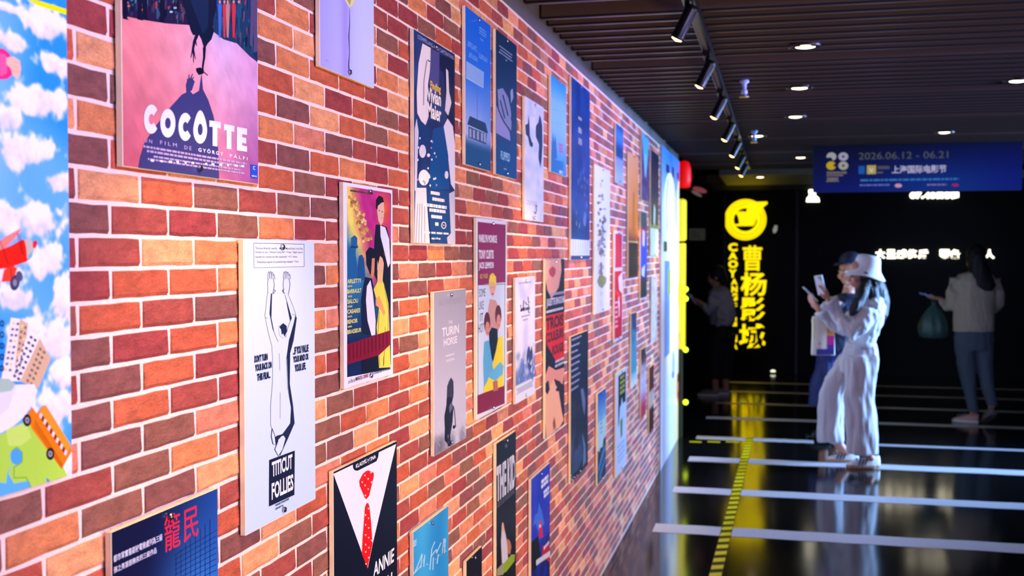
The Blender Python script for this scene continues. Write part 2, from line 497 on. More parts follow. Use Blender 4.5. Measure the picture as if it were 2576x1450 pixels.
# --- ceiling: black void with hanging slats
m_void = mat('ceiling void', (14, 13, 14), .8)
m_slat = mat('dark bronze slat', (20, 19, 21), .5, metal=.1, vary=.1, bscale=8)
CEIL = tag(box('ceiling', (-2.5, -1.5, 2.86), (5.2, 16.2, 2.95), m_void), 'black ceiling above the dark slats', kind='structure')
m_slat_lit = mat('lit slat edge', (116, 100, 92), .35, metal=.5)  # lighter colour paints in the light caught along each slat's lower edge
bm = bmesh.new(); add_box(bm, (XW+.002, -.022, 0), (4.78, .022, .10), .002); nb = len(bm.faces)
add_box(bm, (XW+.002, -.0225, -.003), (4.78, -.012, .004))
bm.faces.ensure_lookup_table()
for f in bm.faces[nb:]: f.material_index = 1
sl = bpy.data.meshes.new('slat'); bm.to_mesh(sl); bm.free(); sl.materials.append(m_slat); sl.materials.append(m_slat_lit)
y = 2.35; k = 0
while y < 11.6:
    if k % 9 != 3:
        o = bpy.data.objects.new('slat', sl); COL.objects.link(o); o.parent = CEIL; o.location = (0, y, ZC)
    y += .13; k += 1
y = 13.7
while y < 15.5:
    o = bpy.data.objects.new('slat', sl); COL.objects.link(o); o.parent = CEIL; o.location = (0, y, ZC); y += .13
m_soff = mat('pale grey soffit', (120, 122, 118), .5)
tag(box('trim_2', (-.6, 11.75, 2.44), (1.9, 13.5, 2.86), m_soff), 'pale grey soffit box between the slats near the end wall', kind='structure')
# ================================================================== POSTER BOARDS ON THE BRICKS
m_ink = ink_material('poster print', .28)
m_edge = mat('cream board edge', (252, 238, 190), .6)
m_chrome = mat('chrome screw', (190, 195, 205), .2, metal=1.)
m_pale = mat('white board', (225, 228, 235), .4)
XP = XW+.0125
Z1 = (0, 0, 3.0214); Z2 = (0, 480, 3.0214); Z3 = (0, 960, 2.9586); ZT = (580, 580, 1.8135); ZE = (780, 430, 2.544)
ZK = (780, 1080, 3.918); ZU = (1000, 0, 3.02); ZM = (1000, 480, 2.788); ZL = (1050, 960, 2.96)
ZR1 = (1400, 120, 3.294); ZR2 = (1400, 540, 3.152); ZR3 = (1400, 960, 2.96); ZV = (760, 0, 3.625)
bm = bmesh.new()
add_lathe(bm, [(.0045, 0), (.0052, .001), (.0052, .003), (.0040, .0046), (.0015, .0052)], 16, axis=Matrix.Rotation(PI/2, 3, 'Y'))
screw_me = bpy.data.meshes.new('screw'); bm.to_mesh(screw_me); bm.free(); screw_me.materials.append(m_chrome)
def poster(xl, xr, yt, yb, label, art, base='d8e4f2', ratio=None, ytop_at=None, screws=(1, 1), thick=.0095, xp=XP, name='poster_board', group=None):
    """front face: left x, right x, top y and bottom y at the left edge, in picture pixels"""
    A0 = on_x(xl, 700, xp).y; A1 = on_x(xr, 700, xp).y
    zt = on_x(xl, yt, xp).z if yt is not None else None
    zb = on_x(xl, yb, xp).z if yb is not None else None
    if zt is None: zt = zb+(A1-A0)*ratio
    if zb is None: zb = zt-(A1-A0)*ratio
    root = empty(name, (xp-thick, (A0+A1)/2, zb))
    tag(root, label, 'poster', group)
    bm = bmesh.new(); add_box(bm, (xp-thick, A0, zb), (xp, A1, zt), .0008)
    bd = from_bm('board', bm, m_edge, None); 
    a = Art('x', xp); a.step = 1.5e-5; a.box = (A0, A1, zt, zb)
    a.uv(a.box).rect(0.002, 0.001, .998, .999, base)
    art(a)
    pr = a.build('print', m_ink)
    inv = Matrix.Translation(root.location).inverted()
    for o in (bd, pr):
        o.data.transform(inv); o.parent = root
    for s_, z in zip(screws, (zt-.012, zb+.012)):
        if s_:
            o = bpy.data.objects.new('screw', screw_me); COL.objects.link(o); o.parent = root
            o.location = Vector((xp+.001, (A0+A1)/2, z))-root.location
    return root

# ---------------------------------------------------------------- cloud mural
def art_cloud(a):
    C = []
    for zz, lst in ((Z1, ((350, 200, 150, 150), (60, 300, 120, 90), (300, 760, 190, 130), (60, 900, 90, 90), (170, 1140, 170, 130), (420, 480, 110, 90), (60, 60, 100, 60), (440, 1380, 90, 70), (10, 480, 80, 60))),
                    (Z2, ((270, 220, 150, 110), (330, 520, 130, 100), (500, 800, 80, 120), (120, 820, 130, 80), (430, 1130, 110, 110), (480, 1400, 80, 90), (40, 190, 80, 90), (200, 1040, 110, 50), (60, 620, 90, 40))),
                    (Z3, ((420, 190, 130, 80), (500, 640, 60, 60)))):
        a.zoom(*zz)
        for cx, cy, rw, rh in lst:
            p = a.pt(cx, cy); q = a.pt(cx+rw, cy+rh); C.append((p[0], p[1], 1.3*abs(q[0]-p[0]), 1.3*abs(q[1]-p[1])))
    A0, A1, Zt, Zb = a.box
    def sky(u, v):
        y = A0+(A1-A0)*(.45+.55*u); z = Zt+(Zb-Zt)*(.2+.8*v)
        n = .5*nz(y, z, 26, 3)+.4*nz(y, z, 62, 5)+.26*nz(y, z, 140, 8)
        d = 0; low = 0
        for cy, cz, ry, rz in C:
            e = math.exp(-(((y-cy)/ry)**2+((z-cz)/rz)**2)*.9); d = max(d, e)
            if e == d: low = (cz-z)/rz
        t = max(0, min(1, (d+n*.8-.30)*4))
        base = mixc('2a98ee', '86c6f2', .45+1.1*nz(y, z, 9, 5))
        cl = mixc('fbfaff', 'b9c0ec', max(0, min(1, .18+.34*low-.9*n)))
        return mixc(base, cl, t)
    a.uv(a.box).grad(.45, .2, 1, 1, sky, 110, 330); a.uv(None)
    a.zoom(*Z1).poly([(200, 0), (280, 0), (512, 72), (512, 116), (290, 44)], 'e8f400')
    # pink sleeve and fist
    a.poly([(-40, 360), (30, 372), (75, 410), (95, 520), (90, 570), (60, 600), (-40, 610)], 'e8307c')
    a.poly([(0, 400), (40, 415), (60, 470), (50, 560), (0, 580)], 'f0609a')
    a.poly([(45, 440), (100, 430), (150, 460), (160, 520), (150, 580), (125, 602), (95, 570), (80, 520), (50, 490)], 'f2c4a4')
    for y in (470, 505, 540): a.line([(95, y), (150, y+8)], 3, 'd09070')
    # toy plane
    a.zoom(*Z2)
    a.poly([(0, 450), (80, 420), (170, 370), (230, 400), (250, 480), (200, 540), (60, 590), (-30, 600), (-30, 440)], 'ee2418')
    a.poly([(-30, 400), (40, 350), (165, 282), (140, 330), (60, 420), (-30, 470)], 'f4897a')
    a.poly([(185, 375), (215, 360), (262, 400), (262, 450), (235, 500), (205, 520), (200, 440)], 'c9bfae')
    a.poly([(248, 385), (278, 378), (284, 400), (268, 440), (248, 430)], 'e0283a')
    a.poly([(215, 490), (250, 460), (245, 500), (215, 530)], '59c3c6')
    a.poly([(30, 600), (100, 570), (130, 590), (100, 690), (10, 695)], 'f0412a')
    a.oval(112, 700, 36, 60, '3f3f58', rot=.15); a.oval(146, 650, 26, 40, '55556e', rot=-.1); a.oval(112, 700, 16, 28, '8b8ba0')
    for p in ([(130, 320), (165, 480)], [(148, 330), (180, 490)], [(80, 590), (90, 690)], [(0, 380), (60, 560)]): a.line(p, 5, '8c1a1a')
    a.inc = .3
    # towers
    a.poly([(80, 965), (150, 975), (100, 1450), (0, 1450), (10, 1420)], 'f4efe2'); a.poly([(150, 975), (212, 1010), (160, 1400), (100, 1450)], 'd8b88c')
    a.poly([(228, 1060), (300, 1120), (150, 1450), (70, 1450), (195, 1130)], 'faf6ec'); a.poly([(300, 1120), (385, 1280), (290, 1500), (150, 1450)], 'd9b98e')
    for i in range(9):
        for j in range(2):
            x = 92+j*32-i*7.5; y = 1002+i*44+j*3
            a.rect(x, y, x+20, y+18, '3b4c86' if (i+j) % 4 else 'e6dc6a')
            x = 158+j*26-i*6; y = 1020+i*44+j*12
            a.rect(x, y, x+15, y+20, '6a5a52' if (i*2+j) % 5 else 'f0e080')
    for i in range(8):
        for j in range(2):
            x = 228+j*30-i*18; y = 1100+i*42+j*22
            a.poly([(x, y), (x+20, y+12), (x+12, y+30), (x-8, y+18)], '35406e')
            x = 300+j*28-i*16; y = 1190+i*40+j*24
            a.poly([(x, y), (x+16, y+14), (x+8, y+30), (x-8, y+16)], '7a6a60')
    for i in range(5):
        a.oval(12, 1010+i*85, 16, 26, '123a58', inner=.5)
    a.zoom(*Z3)
    a.poly([(-60, 30), (250, 20), (275, 70), (250, 150), (180, 260), (100, 330), (-60, 420)], 'f0f1ee')
    a.poly([(-60, 30), (120, 25), (60, 200), (-60, 300)], 'dfe2e0')
    a.poly([(-60, -20), (60, -20), (110, 20), (80, 70), (-60, 90)], 'a8c8b0')
    # puzzle ground
    g = [(-60, 420), (60, 370), (200, 290), (300, 350), (400, 560), (470, 640), (498, 720), (360, 770), (-60, 900)]
    a.poly(g, 'aede4c')
    a.poly([(40, 360), (190, 300), (230, 420), (150, 480), (60, 480)], 'c3ea66')
    a.oval(118, 560, 46, 62, '4ba8ec'); a.poly([(90, 600), (60, 690), (100, 760), (210, 740), (230, 800), (-60, 900), (-60, 740), (40, 760), (50, 690)], '5ab4f0')
    a.poly([(340, 715), (370, 750), (345, 770)], '2c86d8'); a.line([(85, 520), (120, 490), (160, 530), (160, 600), (100, 640), (100, 720), (190, 715), (225, 790)], 7, '5f9a1c')
    # orange bus
    a.poly([(200, 250), (235, 190), (270, 240), (320, 178), (340, 180), (520, 470), (532, 520), (455, 655), (230, 350)], 'f08012')
    a.poly([(320, 178), (340, 180), (524, 480), (500, 520), (290, 230)], 'f79a28')
    for i in range(13):
        t = i/12; x = 300+t*185; y = 250+t*275
        a.poly([(x-6, y-16), (x+12, y-8), (x+4, y+28), (x-12, y+18)], 'd6dce6' if i % 2 == 0 else '7c2a20')
    for d in (0, 22, 44): a.line([(255-d*.1, 290+d), (462-d*.1, 618+d*.7)], 4, '6a2a08')
    for cx, cy in ((198, 290), (370, 540)):
        a.oval(cx, cy, 30, 46, '18181e'); a.oval(cx, cy, 16, 24, '9aa0a8'); a.oval(cx, cy, 7, 10, '333338')
r = poster(-190, 176, None, 1311, 'large glossy cloud and puzzle-land print panel at the near end of the brick wall', art_cloud, 'b9c9f2', ratio=3.3, thick=.018, xp=XW+.024, screws=(0, 0), name='printed_panel')

# ---------------------------------------------------------------- near row
def art_bird(a):
    def bg(u, v):
        v2 = v
        c = mixc('e58a8c', 'ecb0c0', max(0, min(1, (u-.1)*1.6)))
        c = mixc(c, 'c690c8', max(0, (u-.6)*2)*(.5+.5*v2))
        c = mixc(c, 'b04a62', max(0, (v2-.72)*2.6)*(1-.4*u))
        c = mixc(c, '6d3a8a', max(0, (v2-.78)*3)*max(0, u-.45)*2)
        d = math.exp(-((u-.68)**2*30+(v2-.52)**2*30)); c = mixc(c, 'c6c2ee', d*.7)
        n = 1+.10*nz(u*14, v*22)+.06*nz(u*50, v*80)
        return tuple(min(255, k*n) for k in c)
    a.grad(0.003, 0.002, .997, .998, bg, 44, 60)
    a.zoom(*Z1)
    def crowd_l(u, v): return mixc(mixc('10122c', '3c2440', nz(u*9, v*5)+.4), '28405c', max(0, nz(u*12, v*3, 1, 4))*1.5)
    a.poly([(920, -400), (1640, -400), (1640, 200), (1430, 190), (1260, 178), (1080, 150), (930, 120)], '241c40')
    a.poly([(1640, -400), (1990, -400), (1975, 480), (1900, 430), (1800, 330), (1700, 300), (1620, 240)], '1c3a5c')
    r = random.Random(3)
    a.inc = .12
    for k in range(90):
        x = r.uniform(935, 1400); y = r.uniform(-30, 60+(x-935)*.16); ww = r.uniform(5, 22); hh = r.uniform(12, 70)
        a.poly([(x, y-hh*.2), (x+ww, y-hh*.4), (x+ww*.7, y+hh), (x+ww*.1, y+hh*.9)], r.choice(['3b3558', '0c1026', '0e1a38', '5a3a4a', '2c5a78', '8a4a48', '14284a', '3c7c88', '121a34', '202848']))
    for x, y, c in ((975, 45, 'd06848'), (1080, 75, 'd86a50'), (962, 20, 'c8a090'), (1300, 90, '9cc4cc'), (1330, 60, '8ab4c0')): a.oval(x, y, 14, 9, c, 8)
    for x, y in ((960, 140), (1070, 145), (1110, 138), (1240, 165)):
        a.poly([(x-25, -200), (x+10, -200), (x+8, y), (x+20, y+14), (x-28, y+2)], '0d1230')
    for k in range(110):
        x = r.uniform(1630, 1950); y = r.uniform(-30, 170+(x-1630)*.75); ww = r.uniform(6, 20); hh = r.uniform(20, 90)
        a.poly([(x, y-hh*.2), (x+ww, y-hh*.3), (x+ww*.6, y+hh), (x+ww*.1, y+hh*.9)], r.choice(['a02c40', '2348a0', '14486c', '0e2440', '7a4a58', '0f5a78', '12304c', '1d2c60', '0e2038', '0c3450']))
    for x0, c in ((1655, '3c6cc0'), (1690, 'c03848'), (1715, 'b08480'), (1760, 'c83444'), (1800, '1c4c70')):
        a.poly([(x0, 40), (x0+14, 10), (x0+30, 40), (x0+26, 150), (x0+20, 290), (x0+6, 280), (x0+2, 150)], c); a.oval(x0+14, 14, 9, 13, 'c89484', 8)
    a.inc = 1; a.poly([(1905, 0), (1965, 0), (1955, 390), (1925, 400), (1930, 180), (1915, 360), (1897, 340)], '544a70')
    # bird
    a.poly([(1385, -400), (1385, 20), (1420, 130), (1450, 235), (1468, 268), (1510, 262), (1530, 300), (1552, 375), (1578, 330), (1605, 300), (1624, 240), (1612, 170), (1645, 60), (1650, -400)], '0d1a36')
    a.poly([(1440, -400), (1450, 20), (1500, 150), (1540, 260), (1580, 200), (1590, -400)], '14284a')
    a.line([(1552, 360), (1550, 440), (1540, 500), (1537, 560)], [22, 16, 13, 12], '10142e')
    a.poly([(1488, 520), (1520, 512), (1548, 530), (1545, 560), (1510, 570), (1492, 545)], '10142e'); a.line([(1545, 545), (1578, 575)], 7, '402030')
    a.line([(1500, 255), (1475, 320), (1462, 390)], [26, 20, 14], '0d1a36')
    for p in ([(1462, 380), (1448, 440)], [(1466, 380), (1470, 478)], [(1468, 370), (1483, 450)], [(1480, 300), (1494, 348)]): a.line(p, [9, 4], '0d1a36')
    # shadow
    sh = '3a3c72'
    a.poly([(1530, 560), (1540, 680), (1580, 760), (1620, 880), (1642, 1000), (1655, 1120), (1664, 1400), (1050, 1400), (1062, 1200), (1095, 1090), (1180, 960), (1290, 820), (1380, 720), (1440, 690), (1465, 718), (1512, 690), (1522, 620)], sh)
    a.poly([(1415, 700), (1412, 640), (1430, 600), (1450, 590), (1478, 620), (1455, 690)], sh)
    for p in ([(1432, 610), (1436, 566)], [(1444, 605), (1462, 562)], [(1455, 610), (1472, 585)], [(1425, 625), (1421, 600)]): a.line(p, [9, 4], sh)
    w = 'd9e4f8'
    for ch, x0, y0, x1, y1 in (('C', 1090, 795, 1197, 1018), ('O', 1215, 828, 1330, 1046), ('C', 1353, 858, 1450, 1072), ('T', 1588, 915, 1674, 1112), ('T', 1697, 943, 1777, 1134), ('E', 1797, 965, 1874, 1155)):
        if ch == 'O':
            a.oval((x0+x1)/2, (y0+y1)/2, (x1-x0)/2, (y1-y0)/2, w, 28, inner=.38)
        elif ch == 'C':
            cx, cy, ra, rb_ = (x0+x1)/2+4, (y0+y1)/2, (x1-x0)/2+4, (y1-y0)/2
            P = [(cx+math.cos(t)*ra, cy+math.sin(t)*rb_) for t in [math.radians(40+i*280/18) for i in range(19)]]
            P += [(cx+math.cos(t)*ra*.36, cy+math.sin(t)*rb_*.36) for t in [math.radians(320-i*280/18) for i in range(19)]]
            a.poly(P, w)
        elif ch == 'T':
            h = y1-y0; m_ = (x0+x1)/2
            a.poly([(x0, y0), (x1, y0+14), (x1, y0+h*.25+14), (m_+18, y0+h*.25+6), (m_+18, y1+2), (m_-18, y1-3), (m_-18, y0+h*.25), (x0, y0+h*.25)], w)
        else:
            h = y1-y0
            a.poly([(x0, y0), (x1, y0+14), (x1, y0+62), (x0+40, y0+55), (x0+40, y0+78), (x1-6, y0+86), (x1-6, y0+128), (x0+40, y0+120), (x0+40, y0+140), (x1, y0+150), (x1, y1), (x0, y1-12)], w)
    P = []
    for i in range(28):
        t = 2*PI*i/28; s_ = math.sin(t); P.append((1518+math.cos(t)*53*(1-.22*(s_ < 0)*-s_*-1 if False else (1-.25*max(0, -s_))), 985+s_*(108 if s_ > 0 else 146)))
    a.poly(P, w); a.oval(1518, 985, 19, 44, '3a3c72', 20)
    a.text('U N', 1092, 1052, 1152, 1080, 'b9a8cc'); a.text('F I L M', 1213, 1068, 1340, 1096, 'b9a8cc'); a.text('D E', 1398, 1106, 1450, 1134, 'b9a8cc')
    a.text('G Y Ö R G Y', 1504, 1118, 1692, 1152, 'dfe4f8', .02); a.text('P Á L F I', 1742, 1164, 1876, 1196, 'dfe4f8', .01)
    a.bars(1062, 1100, 1888, 1162, 2, 'a89ac0', .55, 4, .03); a.bars(1108, 1174, 1860, 1226, 2, 'a89ac0', .55, 5, .03)
    for x in (1140, 1215, 1280, 1336, 1398, 1450, 1555, 1602, 1662, 1720, 1778, 1830): a.rect(x, 1212+(x-1140)*.06, x+random.Random(x).uniform(10, 26), 1228+(x-1140)*.06, 'd8dcf0')
    a.rect(1902, 1250, 1952, 1352, '2450c8'); a.text('c', 1918, 1262, 1935, 1290, 'c9d8ff'); a.text('culture', 1908, 1328, 1946, 1342, 'c9d8ff', .03)
poster(312, 652, None, 419, 'pink street poster with huge white letters, a black bird and its shadow', art_bird, 'd58a9c', ratio=1.45, screws=(1, 1))

def art_lilac(a):
    a.grad(.002, .002, .998, .998, lambda u, v: mixc(mixc('a4a4e6', 'c0cdf2', u*1.3), '9a8ede', math.exp(-((u-.44)*13)**2)*.8), 30, 6)
    a.zoom(*ZV)
    a.line([(432, 80), (434, 220), (426, 330), (432, 480), (424, 600), (436, 690)], [3, 6, 9, 6, 10, 8], '2b3048')
    a.poly([(380, -20), (485, -20), (470, 30), (440, 70), (425, 60), (400, 20)], 'd8dba0'); a.poly([(400, -20), (450, -20), (436, 50)], 'a8a860')
    a.bars(212, 540, 244, 556, 2, '7c7ec0', .5, 2, .3)
poster(808, 943, None, 168, 'lilac poster with a thin dark stem, hanging at the top edge of the view', art_lilac, 'b3b8ee', ratio=1.45)

def art_vivian(a):
    a.grad(.002, .002, .998, .998, lambda u, v: mixc('16295c', '2b4a86', max(0, nz(u*3, v*7)+.3)), 16, 40)
    a.zoom(*ZU)
    a.poly([(190, 330), (252, 365), (248, 520), (232, 640), (225, 760), (232, 900), (205, 970), (150, 860), (146, 700), (160, 480)], 'e4dfe0')
    a.line([(222, 460), (200, 620), (198, 800)], 8, '8a8494'); a.line([(228, 455), (248, 470)], 8, '1a2048')
    a.poly([(255, 370), (320, 400), (315, 640), (300, 760), (240, 640)], '4a4c88')
    a.poly([(318, 410), (440, 460), (440, 1000), (380, 960), (350, 560), (318, 520)], '0e1c48')
    a.poly([(368, 520), (385, 540), (392, 700), (410, 780), (385, 880), (360, 840), (372, 700)], 'd6d2dc')
    a.poly([(350, 960), (380, 900), (420, 960), (442, 1100), (440, 1450), (405, 1400), (385, 1200), (362, 1080)], 'd9d8e6')
    a.poly([(145, 900), (160, 1000), (152, 1200), (145, 1450), (130, 1450), (130, 980)], 'c9cbdc')
    a.poly([(160, 900), (240, 980), (232, 1120), (160, 1060)], '0f3a74')
    a.poly([(270, 980), (350, 960), (385, 1180), (395, 1440), (240, 1440), (250, 1150)], '0f4a8a')
    a.oval(190, 1150, 26, 50, 'd8d6e2'); a.oval(200, 1350, 40, 60, 'e4e0e2'); a.oval(372, 1330, 14, 30, 'dcdce6'); a.oval(235, 1180, 12, 14, 'e0e0e8')
    r = random.Random(5)
    for _ in range(24): a.oval(r.uniform(150, 300), r.uniform(1050, 1450), 6, 9, r.choice(['e6e4ea', '8e94b8']), 8)
    a.text('COMPELLING AND CAPTIVATING', 152, 262, 424, 292, 'a8b0cc', tilt=0)
    a.text('Finding', 248, 612, 326, 690, 'e6c452', .03)
    a.text('Vivian', 222, 655, 328, 765, 'f2efe6', .03); a.text('Maier', 226, 770, 330, 890, 'f2efe6', .03)
    a.zoom(*ZM)
    a.poly([(125, -20), (200, -20), (205, 100), (225, 370), (110, 365), (120, 150)], 'c9cad8')
    for x in (140, 155, 170, 188): a.line([(x, 90), (x-10+(x-150)*.3, 365)], 4, '6f7390')
    a.poly([(205, 0), (365, 0), (400, 380), (235, 375)], '17407c')
    a.poly([(360, 20), (400, 0), (406, 380), (350, 378), (345, 330), (372, 300)], 'b9bcd2')
    for y, x0, x1 in ((0, 225, 300), (45, 240, 330), (85, 180, 345), (122, 215, 340), (168, 228, 318)): a.bars(x0, y, x1, y+24, 1, 'dfe0ea', .95, y, .1)
    a.bars(182, 285, 360, 300, 1, 'c9cede', .9, 3, .2); a.bars(235, 330, 300, 342, 1, 'c9cede', .9, 3, .3)
    a.oval(322, 243, 18, 25, 'd0d4e4', inner=.75); a.rect(262, 222, 285, 245, 'e6e2d8'); a.text('2014', 312, 236, 332, 248, 'd0d4e4')
poster(1042, 1145, 73, 612, 'black and white portrait poster with yellow and white serif title, beside the two blue posters', art_vivian, '20366c')

def art_kneel(a):
    a.grad(.002, .002, .998, .998, lambda u, v: mixc('c2d8f2', 'b4cfee', v), 2, 2)
    a.zoom(*ZT); k = '1c2748'
    a.rect(105, 57, 336, 172, k); a.rect(107, 59.5, 334, 170, 'cbdcf2')
    for y, t, x0, x1 in ((70, '"Extraordinarily candid... Makes Marat/Sade look like', 112, 330), (88, 'Holiday on Ice."–Vincent Canby, N.Y. Times. "Highly recom-', 112, 331), (110, 'mended for anyone but the squeamish."–N.Y. News', 112, 304), (134, '"Relentless expose of a present-day snakepit."–Time', 118, 310)):
        a.text(t, x0, y+5, x1, y+19, k, .012)
    skin = 'bbd3f0'
    # figure, seen from the back, arms raised against the wall
    a.poly([(262, 300), (292, 380), (302, 400), (288, 500), (272, 560), (270, 700), (285, 800), (292, 880), (262, 950), (225, 1030), (200, 950), (240, 900), (252, 700), (250, 540), (272, 420), (255, 330)], k)
    a.poly([(172, 280), (190, 270), (186, 400), (200, 470), (212, 520), (196, 500), (176, 440)], k)
    a.poly([(168, 285), (185, 280), (178, 380), (192, 450), (216, 500), (250, 488), (262, 440), (278, 400), (262, 345), (248, 295), (262, 290), (284, 345), (296, 385), (284, 440), (266, 500), (256, 580), (262, 720), (276, 810), (272, 880), (236, 930), (200, 940), (182, 880), (184, 790), (192, 700), (190, 590), (186, 520), (170, 460), (160, 410), (156, 390)], skin)
    out = [(168, 285), (156, 390), (170, 460), (188, 530), (192, 600), (190, 700), (182, 800), (182, 890), (205, 945), (236, 930), (272, 885), (276, 810), (260, 720), (254, 590), (266, 505), (284, 440), (298, 388), (284, 345), (262, 290)]
    a.line(out, 1.8, k); a.line([(185, 280), (178, 380), (192, 450), (216, 508)], 2, k); a.line([(248, 295), (262, 345), (278, 400), (262, 440), (250, 490)], 2, k)
    a.line([(222, 560), (224, 640)], 1.5, k); a.line([(226, 740), (226, 860)], 1.5, k); a.line([(156, 398), (170, 402)], 1.5, k); a.line([(280, 382), (298, 388)], 1.5, k)
    for cx in (184, 255):     # hands
        a.poly([(cx-14, 282), (cx-16, 240), (cx-12, 215), (cx+10, 215), (cx+14, 250), (cx+8, 290)], skin); a.line([(cx-14, 285), (cx-16, 240), (cx-12, 215)], 1.8, k); a.line([(cx+8, 290), (cx+15, 250), (cx+10, 215)], 2.6, k)
        for dx, dy, t in ((-11, 188, -.1), (-3, 186, 0), (5, 190, .05), (12, 200, .1)):
            a.poly([(cx+dx-4, 220), (cx+dx-3.5, dy+8), (cx+dx, dy), (cx+dx+3.5, dy+8), (cx+dx+4, 220)], skin); a.line([(cx+dx-4, 222), (cx+dx-3.5, dy+8), (cx+dx, dy)], 1.5, k); a.line([(cx+dx+4, 222), (cx+dx+3.5, dy+8), (cx+dx, dy)], 2.4, k)
        tx = 1 if cx < 200 else -1
        a.line([(cx+tx*12, 268), (cx+tx*20, 275), (cx+tx*10, 290)], 2.4, k)
    a.poly([(222, 430), (238, 422), (254, 434), (256, 470), (240, 492), (222, 480), (218, 450)], skin); a.poly([(220, 440), (238, 423), (254, 436), (256, 462), (244, 486), (238, 470), (232, 478), (228, 452)], k)
    # feet
    for p in ([(188, 905), (200, 935), (205, 980), (192, 975), (184, 940)], [(205, 945), (240, 935), (250, 950), (236, 1000), (216, 1030), (200, 1000), (215, 960)]):
        a.poly(p, skin); a.line(p+[p[0]], 3, k)
    a.poly([(205, 945), (232, 938), (214, 958)], k)
    for t, x0, y0, x1, y1 in (("DON'T TURN", 107, 568, 168, 608), ('YOUR BACK ON', 110, 610, 186, 648), ('THIS FILM...', 119, 652, 180, 692), ('...IF YOU VALUE', 283, 530, 354, 572), ('YOUR MIND OR', 284, 572, 354, 608), ('YOUR LIFE.', 291, 610, 342, 650)):
        a.text(t, x0, y0+3, x1, y1-3, k, .045)
    a.poly([(175, 1048), (291, 1005), (289, 1207), (174, 1260)], '141d38')
    a.text('TITICUT', 186, 1058, 280, 1128, 'dbe6f6', .03); a.text('FOLLIES', 185, 1155, 284, 1232, 'dbe6f6', .03)
    a.text('WINNER OF MANNHEIM', 202, 1252, 264, 1261, k, .03); a.text('FILM FESTIVAL', 203, 1268, 240, 1277, k, .03)
poster(613, 791, 602, 1352, 'pale blue poster with a line-drawn figure raising both arms and a black title block', art_kneel, 'cbdcf2')

